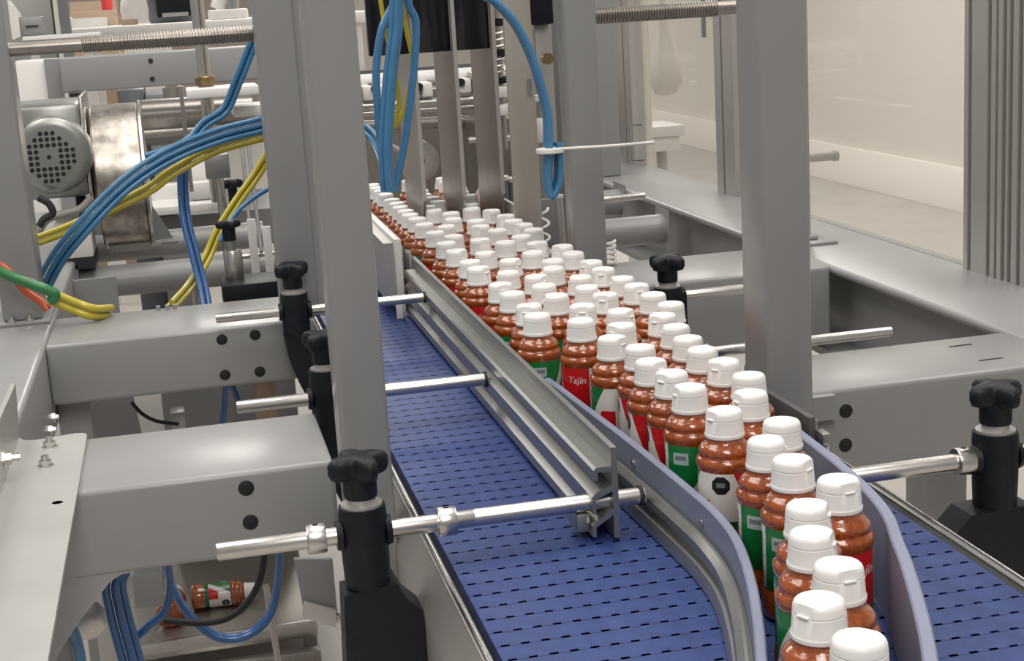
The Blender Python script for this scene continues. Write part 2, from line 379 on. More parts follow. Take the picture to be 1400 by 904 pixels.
# right hand guides
t3 = thing('guide_rail', 'dark grey flat guide rail beyond the bottles with small end clip', 'guide rail', (.65, 2.0, .05))
obj('strip', bx(.640, .648, 1.47, 2.70, .070, .103, bev=.001), DGUIDE, t3)
obj('backing', bx(.648, .664, 1.50, 2.68, .058, .090, bev=.001), ALU, t3)
obj('end_clip', bx(.648, .658, 1.452, 1.474, .074, .088, bev=.002), ALU, t3)
obj('clip_screw', cy((.653, 1.455, .060), (.653, 1.455, .075), .0035, seg=10), STEEL, t3)
t4 = thing('curved_guide', 'curved blue-grey guide strip bending around the last bottles on the right', 'guide rail', (.55, 1.2, .02))
RG = [(.606, 1.47), (.602, 1.40), (.597, 1.32), (.588, 1.235), (.574, 1.165), (.553, 1.105), (.534, 1.05), (.497, .955), (.462, .875), (.42, .79)]
obj('guide_strip', ribbon(new(), RG, .011, .012, .104, side=1), PURPLE, t4)

# ---------------------------------------------------------------- clamps and rods
def knob_bm(bm, c, R, h, rot=0):
    lev = [(0, .70, 0), (.10, .92, 0), (.35, 1.0, 0), (.70, 1.0, .02), (.90, .88, .06), (1.0, .62, .1), (1.04, .25, .1)]
    rs = []
    for tz, s, _ in lev:
        ring = []
        for i in range(48):
            a = 2 * PI * i / 48; lob = .76 + .24 * math.cos(4 * (a - rot)); lob = lob if s > .5 else .6
            ring.append((c[0] + R * s * lob * math.cos(a), c[1] + R * s * lob * math.sin(a), c[2] + h * tz))
        rs.append(ring)
    return rings(bm, rs)
def clamp(label, x, y, z, arm, s=1.0, rot=.4, top=.040, down=.060, kr=.034, ad=.022):
    t = thing('rod_clamp', label, 'clamp', (x, y, z - down))
    b = obj('body', lathe(new(), [(.0235 * s, -down), (.0245 * s, -down * .5), (.0250 * s, .0), (.0250 * s, top * .7), (.0240 * s, top)], (x, y, z), seg=32), BLACK, t)
    for sx in (-1, 1): obj('boss', lathe(new(), [(.0165 * s, 0), (.0150 * s, .006)], (x + sx * .0225 * s, y, z), (sx, 0, 0), 24), BLACK, t)
    obj('bushing', lathe(new(), [(.0215 * s, 0), (.0215 * s, .0025), (.0150 * s, .003), (.0150 * s, .010)], (x, y, z + top), seg=28), ALUL, t)
    k = obj('knob', knob_bm(new(), (x, y, z + top + .030 * s), kr * s, .025 * s, rot), BLACK, t, ang=50)
    obj('hub', lathe(new(), [(.0165 * s, 0), (.0175 * s, .004), (.0175 * s, .024 * s), (.014 * s, .026 * s)], (x, y, z + top + .009 * s), seg=28), BLACK, k)
    if arm: obj('arm', prism(new(), [(x + a, z + b) for a, b in arm], 'xz', y - ad, y + ad), BLACK, t)
    return t
ARM = [(-.023, -.04), (.023, -.04), (.025, -.08), (.032, -.115), (.032, -.16), (.010, -.16), (-.006, -.12), (-.018, -.08)]
clamp('large black star-knob clamp gripping the thick rod in front of the post', .147, 1.47, .040,
      [(-.028, -.058), (.028, -.052), (.036, -.070), (.052, -.086), (.052, -.19), (-.034, -.19)], 1.0, .35, top=.030, down=.056)
clamp('black star-knob clamp half hidden behind the thick grey post', .166, 1.99, .052, ARM, .95, .9, top=.04, down=.055)
clamp('black star-knob clamp on the thin rod before the four-plug beam', .167, 2.505, .074, ARM, .95, .5, top=.03, down=.05)
clamp('black star-knob clamp on the right of the belt beside the cross beam', .838, 1.425, .046,
      [(-.040, -.055), (.032, -.052), (.032, -.14), (-.01, -.19), (-.055, -.13), (-.075, -.09)], 1.0, .2, top=.030, down=.055)
clamp('small black star-knob clamp standing behind the bottle queue', .795, 2.41, .050, [(-.026, .01), (.026, .01), (.026, -.08), (-.026, -.08)], 1.0, .6, top=.018, down=.05, kr=.036)

def rod(label, x0, x1, y, z, r, cols=(), step=None, end_ring=False):
    t = thing('guide_rod', label, 'rod', ((x0 + x1) / 2, y, z - r))
    lo = [(r * .88, x0), (r, x0 + .002)]
    hi = [(r, step), (r * .985, step + .0005), (r * .985, step + .002), (r, step + .0025)] if step else []
    obj('rod', lathe(new(), lo + hi + [(r, x1)], (0, y, z), (1, 0, 0), 28), STEEL, t)
    if end_ring: obj('dark_end_ring', lathe(new(), [(r * 1.25, 0), (r * 1.25, .004)], (x1 - .005, y, z), (1, 0, 0), 20), RUBBER, t)  # dark ring around the rod tip at the rail
    for cx in cols:
        c = obj('shaft_collar', lathe(new(), [(r, -.010), (r * 1.6, -.0095), (r * 1.66, -.008), (r * 1.66, .008), (r * 1.6, .0095), (r, .010)], (cx, y, z), (1, 0, 0), 28), STEEL, t)
        obj('grub_screw', cy((cx, y, z + r * 1.4), (cx, y, z + r * 1.69), .003, seg=10), PLUG, c)
    return t
rod('thick steel rod with two collars reaching over the belt to the near rail end', -.003, .4490, 1.47, .040, .0093, (.098, .234), step=.262)
rod('steel rod running behind the thick grey post to the middle of the rail', .043, .3885, 1.99, .052, .0088, end_ring=True)
rod('thin steel rod over the four-plug beam ending at the far rail end', .035, .3910, 2.505, .074, .0080, end_ring=True)
rod('steel rod with one collar from the right clamp to the curved guide', .598, .93, 1.425, .046, .0093, (.800,))
rod('short pale steel rod running right from the small star knob', .80, 1.00, 2.41, .050, .0085)
rod('pale steel rod passing behind the wide post over the right cross beam', .668, .978, 1.95, .064, .0075, (.69,))
rod('small steel rod behind the middle post over the round tubes', (0.890, 3.330, 0.107)[0], 1.05, 3.33, (0.986, 3.330, 0.097)[2], .0085)
bm = new()
for (px, pz) in ((.4470, .040),): lathe(bm, [(.011, 0), (.011, .004), (.008, .006)], (px - .004, 1.47, pz), (1, 0, 0), 16)
solo('rod_end_cap', bm, RUBBER, 'black cap on the tip of the thick rod at the shorter rail', 'cap')

# ---------------------------------------------------------------- bottles
def bottle_body():
    P = [(.0, .0), (.026, .0), (.0295, .0025), (.0302, .006), (.0302, .022), (.0290, .027), (.0285, .030), (.0285, .090), (.0290, .0915),
         (.0300, .0945), (.0302, .0975), (.0296, .1005), (.0272, .1025), (.0262, .1040), (.0268, .1062), (.0272, .1085), (.0262, .1115),
         (.0235, .1145), (.0205, .1170), (.0190, .1190), (.0185, .1240), (.0185, .130)]
    return lathe(new(), P[1:], seg=36)
def cap_bm():
    P = [(.0186, .1225), (.0200, .1225), (.0204, .1232), (.0204, .1258), (.0199, .1266), (.0196, .1275), (.0188, .1400), (.0184, .1404), (.0184, .1412), (.0188, .1416),
         (.0183, .1462), (.0176, .1482), (.0162, .1496), (.0145, .1500), (.0120, .1494), (.0060, .1490)]
    b = lathe(new(), P, seg=48)
    for v in b.verts:
        if v.co.z > .1375 and v.co.x > .0150:
            f = min(1.0, (v.co.z - .1375) / .003); lim = .0172 - .0022 * min(1, (v.co.z - .1375) / .012)
            v.co.x = v.co.x + (min(v.co.x, lim) - v.co.x) * f
    return b
def tab_bm():
    b = bx(.0155, .0186, -.0050, .0050, .1405, .1425, bev=.0008); return b
def wrap(b, r):
    for v in b.verts:
        a = v.co.x / r; z = v.co.y
        v.co = Vector((r * math.cos(a), r * math.sin(a), z))
    return b
def patch(u, z, w, h, r, n=8, shape=None):
    b = new(); a0 = u * 2 * PI * r
    if shape == 'oct':
        c = b.verts.new((a0, z, 0)); V = []
        for k in range(16):
            a = PI * k / 8 + PI / 8; rad = w if k % 2 == 0 else w * math.cos(PI / 8)
            V.append(b.verts.new((a0 + rad * math.cos(a), z + rad * math.sin(a), 0)))
        M2 = [b.verts.new(((v.co.x + a0) / 2, (v.co.y + z) / 2, 0)) for v in V]
        for k in range(16):
            j = (k + 1) % 16; b.faces.new((V[k], V[j], M2[j], M2[k])); b.faces.new((M2[k], M2[j], c))
    else:
        for k in range(n):
            x0 = a0 - w / 2 + w * k / n; x1 = a0 - w / 2 + w * (k + 1) / n
            b.faces.new([b.verts.new(p) for p in ((x0, z - h / 2, 0), (x1, z - h / 2, 0), (x1, z + h / 2, 0), (x0, z + h / 2, 0))])
    return wrap(b, r)
def text_bm(s, size, u, z, r):
    cu = bpy.data.curves.new('lettering', 'FONT'); cu.body = s; cu.size = size; cu.align_x = 'CENTER'; cu.align_y = 'CENTER'; cu.resolution_u = 2; cu.shear = .2
    o = bpy.data.objects.new('lettering', cu); me = bpy.data.meshes.new_from_object(o)
    b = new(); b.from_mesh(me); bpy.data.objects.remove(o); bpy.data.curves.remove(cu); bpy.data.meshes.remove(me)
    for v in b.verts: v.co = Vector((v.co.x + u * 2 * PI * r, v.co.y + z, 0))
    return wrap(b, r)
BLAB = 'ribbed orange-brown seasoning bottle with white flip cap in the queue'
def make_bottle():
    t = thing('seasoning_bottle', BLAB, 'bottle', (0, 0, 0), 'bottles queued on the conveyor')
    obj('body', bottle_body(), SPICE, t, ang=60, local=True)
    lb = obj('label', lathe(new(), [(.0288, .0305), (.0289, .031), (.0289, .0895), (.0288, .0900)], seg=48, cap=False), LABEL, t, ang=60, local=True)
    obj('seal_ring', patch(.47, .078, .0112, 0, .02905, shape='oct'), WHITEPR, lb, local=True)
    obj('octagon_seal', patch(.47, .078, .0100, 0, .02918, shape='oct'), BLACKPR, lb, local=True)
    obj('seal_lines', patch(.47, .0785, .0090, .0048, .02930, 6), GREYPR, lb, local=True)
    obj('badge', patch(.10, .076, .018, .013, .02905, 8), PALEPR, lb, local=True)
    obj('badge_lines', patch(.10, .077, .013, .0045, .02918, 6), GREYPR, lb, local=True)
    obj('lettering', text_bm('Tajín', .013, .745, .074, .02905), WHITEPR, lb, local=True)
    c = obj('cap', cap_bm(), CAPM, t, ang=28, local=True)
    obj('thumb_tab', tab_bm(), CAPM, c, local=True)
    return t
def copy_tree(o, parent=None, depth=9):
    c = o.copy(); COL.objects.link(c); c.parent = parent
    if depth > 0:
        for ch in o.children: copy_tree(ch, c, depth - 1)
    return c
BOT = [
    (0.399, 0.842),
    (0.401, 0.909),
    (0.441, 0.964),
    (0.450, 1.031),
    (0.473, 1.091),
    (0.523, 1.141),
    (0.510, 1.209),
    (0.511, 1.272),
    (0.548, 1.324),
    (0.511, 1.384),
    (0.559, 1.434),
    (0.585, 1.504),
    (0.510, 1.485),
    (0.512, 1.551),
    (0.508, 1.613),
    (0.583, 1.575),
    (0.581, 1.641),
    (0.585, 1.703),
    (0.592, 1.771),
    (0.599, 1.843),
    (0.518, 1.685),
    (0.502, 1.749),
    (0.533, 1.812),
    (0.558, 1.897),
    (0.632, 1.907),
    (0.631, 1.981),
    (0.630, 2.055),
    (0.628, 2.120),
    (0.624, 2.207),
    (0.625, 2.279),
    (0.621, 2.374),
    (0.623, 2.451),
    (0.574, 2.161),
    (0.563, 2.080),
    (0.571, 2.015),
    (0.521, 1.955),
    (0.494, 1.865),
    (0.449, 1.925),
    (0.454, 1.992),
    (0.506, 2.043),
    (0.453, 2.091),
    (0.452, 2.167),
    (0.509, 2.126),
    (0.516, 2.202),
    (0.484, 2.259),
    (0.512, 2.364),
    (0.450, 2.321),
    (0.450, 2.390),
    (0.491, 2.457),
    (0.563, 2.417),
    (0.574, 2.325),
    (0.556, 2.257),
    (0.545, 2.548),
    (0.623, 2.660),
    (0.621, 2.730),
    (0.617, 2.866),
    (0.607, 2.953),
    (0.586, 2.598),
    (0.593, 2.509),
    (0.511, 2.600),
    (0.562, 2.691),
    (0.544, 2.758),
    (0.552, 2.836),
    (0.587, 3.069),
    (0.614, 3.218),
    (0.577, 3.008),
    (0.616, 2.792),
    (0.450, 2.507),
    (0.449, 2.600),
    (0.476, 2.671),
    (0.453, 2.734),
    (0.486, 2.798),
    (0.515, 2.887),
    (0.527, 2.971),
    (0.452, 2.852),
    (0.452, 2.937),
    (0.449, 3.001),
    (0.449, 3.063),
    (0.451, 3.195),
    (0.449, 3.129),
    (0.502, 3.097),
    (0.503, 3.031),
    (0.534, 3.160),
    (0.535, 3.237),
    (0.527, 3.299),
    (0.534, 3.373),
    (0.546, 3.521),
    (0.449, 3.260),
    (0.449, 3.364),
    (0.621, 3.366),
    (0.611, 3.298),
    (0.449, 3.430),
    (0.449, 3.500),
    (0.449, 3.570),
    (0.536, 3.440),
    (0.540, 3.590),
    (0.617, 3.440),
    (0.617, 3.510),
    (0.620, 3.580),
]
FACE = {0: .6, 1: .42, 2: .70, 3: .40, 4: .35, 5: .62, 6: .17, 7: .17, 8: .7, 9: .50, 10: .2, 12: .17, 13: .72, 14: .70, 20: .72, 21: .40, 22: .5, 36: .80, 37: .10, 38: .76, 40: .14, 41: .80, 46: .78, 47: .1, 67: .72, 68: .72, 70: .74, 74: .12, 75: .1, 76: .12}
CAPR = {0: .7, 1: 3.6, 2: -1.5, 3: -.6, 4: -.5, 5: -1.4, 6: -.9, 7: -.2, 9: 3.4, 12: 3.2, 13: 3.6, 15: 3.7, 21: -.9, 14: -1.1, 10: 3.3, 8: 1.2}
ORD = ['first', 'second', 'third', 'fourth', 'fifth', 'sixth', 'seventh', 'eighth', 'ninth']
def face_word(u): return 'green label' if u < .30 else ('black octagon seal' if u < .58 else 'red label')
proto = make_bottle()
for i, (x, y) in enumerate(BOT):
    o = proto if i == 0 else copy_tree(proto, None, 9 if y < 2.45 else 1)
    ac = math.atan2(-y, -x); u0 = FACE.get(i, random.random())
    rz = ac - 2 * PI * u0
    o.location = (x, y, .0005); o.rotation_euler = (0, 0, rz)
    if i < 9: o['label'] = ORD[i] + ' seasoning bottle from the head of the queue, between the curved guides'
    elif y > 2.98: o['label'] = 'seasoning bottle in the lanes around the hanging divider plates, white cap showing'
    elif x < .47 and i in FACE: o['label'] = 'seasoning bottle touching the tall aluminium rail, ' + face_word(u0) + ' showing'
    elif x < .47: o['label'] = 'seasoning bottle in the row along the tall aluminium rail'
    elif x < .525 and y < 1.9: o['label'] = 'seasoning bottle in the row along the blue-grey guide strip, ' + face_word(u0) + ' showing'
    elif x > .575: o['label'] = 'seasoning bottle in the outer row along the dark grey guide rail'
    else: o['label'] = 'white-capped seasoning bottle amid the queue, touching neither guide rail'
    for ch in o.children:
        if ch.name.startswith('cap'): ch.rotation_euler = (0, 0, CAPR.get(i, random.uniform(0, 6.28)) - rz)

# two bottles lying low on the base frame under the left beam
def lying(label, loc, rz, roll):
    o = copy_tree(proto); o.location = loc
    o.rotation_euler = (Matrix.Rotation(rz, 3, 'Z') @ Matrix.Rotation(PI / 2, 3, 'Y') @ Matrix.Rotation(roll, 3, 'Z')).to_euler()
    o['label'] = label; del o['group']
LEDGE = -.80
la = (-0.074, 3.403, -0.800); lb2 = (-0.130, 3.318, -0.800)
lying('fallen seasoning bottle lying sideways on the low frame under the left beam', (la[0], la[1] + .02, LEDGE + .0305), -.05, 2.2)
lying('fallen seasoning bottle lying end-on beside blue hose under the left beam', (lb2[0], lb2[1] + .01, LEDGE + .0305), 1.45, .5)

# ---------------------------------------------------------------- lane dividers and infeed hardware
for k, (dx, y0, z0) in enumerate(((.4835, 3.02, .012), (.5665, 3.02, .012), (.6480, 3.02, .012))):
    t = thing('lane_divider', ['stainless divider plate hanging beside the blue hose bundle', 'middle stainless divider plate hanging between two bottle lanes', 'stainless divider plate hanging next to the wide beige plate'][k], 'divider', (dx, y0 + .15, z0))
    bm = new(); prism(bm, [(y0, z0 + .16), (y0 + .03, z0 + .05), (y0 + .08, z0), (y0 + .24, z0), (y0 + .24, .9), (y0, .9)], 'yz', dx - .0025, dx + .0025)
    obj('plate', bm, STAIN, t)
    obj('front_edge', bx(dx - .004, dx + .004, y0 - .003, y0, z0 + .16, .9), ALUL, t)
for k, (xa, xb) in enumerate(((.395, .478), (.489, .561), (.572, .642))):
    solo('black_cover', bx(xa, xb, 3.03, 3.05, .468, .95, bev=.002), BLACKG, ['black cover panel behind the blue hose bundle', 'black cover panel between the first two divider plates', 'narrow black cover panel between the last two divider plates'][k], 'panel')
t = thing('support_plate', 'wide beige stainless upright plate behind the bottles beside the hose loop', 'plate', (.66, 2.80, .12))
obj('plate', bx((0.635, 2.860, 0.355)[0], (0.689, 2.860, 0.351)[0], 2.86, 2.868, .06, 1.0, bev=.001), BEIGE, t)
obj('slot', bx((0.674, 2.860, 0.394)[0], (0.683, 2.860, 0.393)[0], 2.858, 2.861, (0.678, 2.860, 0.377)[2], (0.680, 2.860, 0.411)[2]), GREY2, t)
# white side guides of the lanes
t = thing('lane_guide', 'white plastic lane guide plate beside the thick grey post', 'guide', (.405, 2.95, .03))
obj('plate', bx(.370, .383, 2.70, 3.20, .012, .148, bev=.002), WHITEP, t)
obj('backing', bx(.352, .370, 2.715, 3.20, .030, .140), ALUL, t)
obj('foot', bx(.364, .376, 2.690, 2.70, .001, .030, bev=.002), WHITEP, t)
t = thing('lane_guide', 'white plastic lane guide plate on the right under the beige plate', 'guide', (.664, 3.1, .06))
obj('plate', prism(new(), [(2.84, .06), (2.84, .100), (2.93, .150), (3.35, .150), (3.40, .13), (3.40, .06)], 'yz', .6645, .671), WHITEP, t)

# ---------------------------------------------------------------- hoses
def hose(label, pts, r, m, group, name='air_hose'):
    return solo(name, tube(new(), pts, r, 10, 8), m, label, 'hose', group, 60)
def bundle(label, pts, r, m, offs, group, name='air_hose'):
    P = [Vector(p) for p in pts]; D = 2 * r + .0007; F = []
    for i in range(len(P)):
        d = (P[min(i + 1, len(P) - 1)] - P[max(i - 1, 0)]).normalized()
        a = d.cross(Vector((0, 1, 0)))
        a = a.normalized() if a.length > .15 else F[-1][0]
        F.append((a, a.cross(d).normalized()))
    for s, q in offs:
        hose(label, [tuple(p + a * s * D + b * q * D) for p, (a, b) in zip(P, F)], r, m, group, name)
PAIR = ((-.5, 0), (.5, 0)); DEEP = ((0, 0), (0, 1)); TRIO = ((-.5, 0), (.5, 0), (0, .87)); ROW = ((-1, 0), (0, 0), (1, 0), (.5, .87)); LINE = ((0, -1), (0, 0), (0, 1))
H1 = [(0.216, 2.900, 0.373), (0.155, 2.900, 0.358), (0.082, 2.890, 0.346), (-0.001, 2.880, 0.322), (-0.072, 2.870, 0.288), (-0.129, 2.860, 0.248), (-0.187, 2.850, 0.196), (-0.233, 2.870, 0.147), (-0.271, 2.900, 0.090)]
bundle('blue air hose in the bundle sweeping from dark post down to left frame beam', H1, .0054, BLUEH, ROW, 'blue hoses sweeping across left')
H1y = [(0.211, 2.930, 0.343), (0.154, 2.930, 0.334), (0.067, 2.920, 0.316), (-0.012, 2.910, 0.282), (-0.056, 2.910, 0.255), (-0.133, 2.910, 0.223), (-0.210, 2.910, 0.194), (-0.282, 2.910, 0.173)]
bundle('yellow air hose running just under the sweeping blue bundle', H1y, .0055, YELH, PAIR, 'yellow hoses under the blue bundle')
H2 = [(0.196, 3.020, 0.562), (0.166, 3.020, 0.505), (0.131, 3.020, 0.437), (0.102, 3.020, 0.385), (0.060, 3.010, 0.361), (0.032, 3.000, 0.335), (-0.001, 3.000, 0.319), (-0.058, 2.990, 0.305)]
bundle('blue air hose dropping past the threaded shaft to the sweeping bundle', H2, .0054, BLUEH, TRIO, 'blue hoses behind the threaded shaft')
H3 = [(0.040, 3.050, 0.323), (0.013, 3.050, 0.282), (0.005, 3.050, 0.229), (0.005, 3.030, 0.168), (0.014, 3.000, 0.106), (0.023, 2.950, 0.047), (0.026, 2.900, 0.005)]
bundle('dark blue air hose hanging down behind the four-plug beam', H3, .0062, BLUED, ((-.4, 0), (.4, .65)), 'dark blue hanging hoses')
H3y = [(0.194, 3.160, 0.287), (0.156, 3.160, 0.237), (0.113, 3.140, 0.190), (0.069, 3.110, 0.137), (0.038, 3.080, 0.088), (0.002, 3.000, 0.051), (-0.037, 2.840, 0.041)]
bundle('yellow air hose crossing the dark blue hose behind the four-plug beam', H3y, .0055, YELH, TRIO, 'yellow hoses crossing')
hose('thin bright blue hose running left behind the small star knob', [(0.185, 3.120, 0.216), (0.142, 3.120, 0.194), (0.105, 3.100, 0.169), (0.066, 3.080, 0.118)], .005, BLUEH, None)
# left cluster on the frame beam
hose('green hose looping over the left post foot', [(-0.349, 2.680, 0.184), (-0.311, 2.680, 0.156), (-0.271, 2.680, 0.134), (-0.241, 2.680, 0.119), (-0.231, 2.680, 0.110), (-0.239, 2.685, 0.099)], .0095, GREENH, None)
hose('orange hose under the green hose on the left post', [(-0.341, 2.712, 0.182), (-0.308, 2.712, 0.155), (-0.282, 2.712, 0.116), (-0.260, 2.712, 0.096), (-0.248, 2.708, 0.080)], .0075, ORANGEH, None)
bundle('yellow hose lying over the four-plug beam end', [(-0.240, 2.700, 0.104), (-0.222, 2.700, 0.094), (-0.199, 2.700, 0.081), (-0.172, 2.705, 0.068), (-0.147, 2.760, 0.056)], .0070, YELH, PAIR, 'short yellow hoses on the beam')
# central hanging bundle, hung from an overhead beam between the posts
beam('overhead_beam', 'grey overhead beam joining the dark post and middle post above the hoses', .203, .672, 2.475, 2.62, 1.00, 1.08)
C1 = [(.405, 2.565, 1.003), (.405, 2.565, .80), (0.393, 2.565, 0.598), (0.376, 2.565, 0.557), (0.358, 2.565, 0.522), (0.345, 2.565, 0.462), (0.342, 2.565, 0.394), (0.343, 2.565, 0.326), (0.345, 2.565, 0.269)]
bundle('blue air hose at the outer left of the hanging bundle before the black cover', C1, .0060, BLUEH, DEEP, 'blue hoses hanging left strand')
C2 = [(.440, 2.530, 1.003), (.440, 2.530, .80), (0.388, 2.530, 0.598), (0.377, 2.530, 0.527), (0.365, 2.530, 0.467), (0.353, 2.530, 0.395), (0.344, 2.530, 0.322), (0.343, 2.530, 0.258)]
bundle('blue air hose in the middle of the hanging bundle before the black cover', C2, .0060, BLUEH, ((-.5, 0), (.5, 0), (0, -.87)), 'blue hoses hanging middle strand')
C3 = [(.480, 2.570, 1.003), (.480, 2.570, .80), (0.412, 2.570, 0.597), (0.419, 2.570, 0.536), (0.413, 2.570, 0.475), (0.402, 2.570, 0.414), (0.388, 2.570, 0.347), (0.374, 2.570, 0.297), (0.361, 2.570, 0.252)]
bundle('blue air hose at the outer right of the hanging bundle before the black cover', C3, .0060, BLUEH, DEEP, 'blue hoses hanging right strand')
hose('thin yellow hose threading between the hanging blue hoses', [((0.355, 2.604, 0.756)[0], 2.604, 1.003), ((0.361, 2.604, 0.709)[0], 2.604, .74), (0.365, 2.604, 0.600), (0.369, 2.604, 0.539), (0.377, 2.604, 0.483), (0.385, 2.604, 0.414), (0.374, 2.604, 0.358)], .0040, YELH, None)
hose('thin olive-yellow hose crossing behind the right blue strand', [((0.400, 2.612, 0.755)[0], 2.612, 1.003), ((0.402, 2.612, 0.707)[0], 2.612, .74), (0.404, 2.612, 0.598), (0.408, 2.612, 0.524), (0.414, 2.612, 0.462), (0.393, 2.612, 0.388), (0.371, 2.612, 0.351)], .0042, YELH, None)
C4 = [(.225, 2.58, .42), (.27, 2.68, .40), (0.318, 2.750, 0.361), (0.340, 2.740, 0.347), (0.353, 2.700, 0.327), (0.354, 2.620, 0.298)]
bundle('blue air hose joining the hanging bundle from behind the thick post', C4, .0056, BLUEH, PAIR, 'blue hoses from behind the post')
# right hand loop
R1 = [(.440, 2.495, 1.003), (.440, 2.470, .82), (.447, 2.455, .68), (0.506, 2.450, 0.583), (0.535, 2.450, 0.558), (0.564, 2.450, 0.522), (0.586, 2.450, 0.473), (0.601, 2.450, 0.418), (0.609, 2.450, 0.369), (0.607, 2.450, 0.314), (0.603, 2.450, 0.265), (0.607, 2.450, 0.236), (0.622, 2.450, 0.264), (0.625, 2.450, 0.325)]
bundle('blue air hose of the hanging loop tied with a white cable tie', R1, .0056, BLUEH, LINE, 'blue hose loop')
ty = (0.608, 2.440, 0.314)
solo('cable_tie', lathe(new(), [(.0225, -.004), (.0235, -.003), (.0235, .003), (.0225, .004)], ty, (0, 0, 1), 24), WHITEP, 'white cable tie cinched around the hanging blue hose loop', 'cable tie')
hose('long white cable tie tail sticking out across the middle post', [(0.621, 2.430, 0.316), (0.666, 2.430, 0.315), (0.717, 2.430, 0.314), (0.789, 2.440, 0.313)], .0028, WHITEP, None, 'cable_tie_tail')
# hoses under the left beam
U1 = [(-0.121, 1.900, -0.115), (-0.135, 1.900, -0.142), (-0.134, 1.900, -0.177), (-0.130, 1.900, -0.213), (-0.123, 1.900, -0.266)]
bundle('blue hose hanging in the tight pair under the left beam gusset', U1, .0060, BLUED, ((-1, 0), (0, 0), (.6, .8)), 'blue hoses under the gusset')
hose('blue hose slanting between the hanging pair and the looped hose', [(-0.121, 1.950, -0.238), (-0.101, 1.950, -0.223), (-0.080, 1.950, -0.207), (-0.069, 1.950, -0.171), (-0.069, 1.950, -0.131)], .0055, BLUED, None)
bundle('blue hose looping low under the left beam beside fallen bottles', [(-0.077, 2.050, -0.170), (-0.071, 2.050, -0.209), (-0.052, 2.050, -0.258), (-0.018, 2.050, -0.297), (0.023, 2.050, -0.303), (0.059, 2.050, -0.279), (0.076, 2.050, -0.231), (0.085, 2.050, -0.177)], .0050, BLUED, DEEP, 'blue hoses looping low')
hose('pale blue hose end poking from behind the gusset', [(-0.190, 1.800, -0.142), (-0.183, 1.800, -0.161), (-0.180, 1.800, -0.187), (-0.180, 1.800, -0.221)], .0065, BLUEH, None)
hose('black cable curving down beside the fallen bottle', [(0.063, 2.000, -0.145), (0.055, 2.000, -0.187), (0.038, 2.000, -0.222), (0.008, 2.000, -0.247), (-0.030, 2.000, -0.252), (-0.084, 2.020, -0.248)], .0048, RUBBER, None, 'cable')
hose('thin black cable drooping under the four-plug beam', [(-0.128, 2.750, -0.114), (-0.111, 2.750, -0.138), (-0.086, 2.750, -0.155), (-0.048, 2.750, -0.165)], .0035, RUBBER, None, 'cable')
bundle('blue hose seen in the gap under the four-plug beam', [(0.044, 2.700, -0.080), (0.037, 2.700, -0.127), (0.027, 2.700, -0.175)], .0062, BLUED, DEEP, 'blue hoses in the beam gap')
hose('blue hose forking right in the gap under the four-plug beam', [(0.051, 2.750, -0.096), (0.060, 2.750, -0.122), (0.067, 2.750, -0.154)], .006, BLUED, None)

# ---------------------------------------------------------------- motor and drum on the left
mc = (-0.261, 3.400, 0.292); MY = 3.40
t = thing('electric_motor', 'grey electric motor with round perforated fan cover behind the left post', 'motor', (mc[0], MY, mc[2] - .09))
obj('fan_cover', lathe(new(), [(.084, .050), (.084, .02), (.080, .006), (.072, .001), (.062, 0), (.0, .0)][:5], (mc[0], MY, mc[2]), (0, 1, 0), 48), ALU, t)
bm = new()
for i in range(-6, 7):
    for j in range(-6, 7):
        px = i * .0128; pz = j * .0128; rr = math.hypot(px, pz)
        if rr < .053 and not (.009 < rr < .019):
            lathe(bm, [(.0050, 0), (.0050, .0012)], (mc[0] + px - .008, MY + .0008, mc[2] + pz - .004), (0, -1, 0), 10)
obj('vent_holes', bm, PLUG, t)
obj('housing', bx(mc[0] - .095, mc[0] + .066, MY + .048, MY + .34, mc[2] - .10, mc[2] + .105, bev=.012), ALU, t)
obj('flange', bx(mc[0] + .064, mc[0] + .072, MY + .05, MY + .30, mc[2] - .13, mc[2] + .12, bev=.002), STEEL, t)
obj('cable_gland', lathe(new(), [(.012, 0), (.012, .03), (.008, .03), (.008, .06)], (mc[0] + .04, MY + .12, mc[2] - .10), (0, -.2, -1), 12), BLACK, t)
dc = (-0.130, 3.620, 0.214)
t = thing('gearbox_drum', 'swirl-marked stainless drum mounted beside the electric motor', 'gearbox', (dc[0], 3.62, dc[2] - .17))
obj('shell', lathe(new(), [(.163, -.053), (.167, -.049), (.167, .050), (.163, .054), (.10, .054)], (dc[0], 3.62, dc[2]), (1, 0, 0), 56), DRUM, t)
obj('end_plate', lathe(new(), [(.172, .054), (.172, .060)], (dc[0], 3.62, dc[2]), (1, 0, 0), 48), STEEL, t)
obj('foot', bx(dc[0] - .045, dc[0] + .05, 3.55, 3.68, .045, dc[2] - .12), STAIN, t)
bp = (-0.038, 3.660, 0.044)
obj('bracket_foot', bx(bp[0] - .02, bp[0] + .02, 3.60, 3.70, .045, .052), GREY2, t)
obj('bracket_web', prism(new(), [(bp[0] - .045, .05), (bp[0] + .01, .05), (bp[0] - .045, .16)], 'xz', 3.66, 3.668), GREY2, t)
t = thing('motor_base', 'pale mounting block with cables under the electric motor', 'block', (-.22, 3.45, .05))
obj('block', bx((-0.283, 3.450, 0.098)[0], (-0.204, 3.450, 0.090)[0], 3.45, 3.60, .055, .135, bev=.004), WHITEM, t)
obj('black_pad', bx((-0.291, 3.450, 0.095)[0], (-0.203, 3.450, 0.087)[0], 3.45, 3.62, .030, .055), RUBBER, t)
hose('black motor cable curling beside the left post', [(-0.299, 3.360, 0.208), (-0.279, 3.360, 0.193), (-0.273, 3.360, 0.171), (-0.293, 3.360, 0.160), (-0.304, 3.360, 0.145)], .008, RUBBER, None, 'cable')
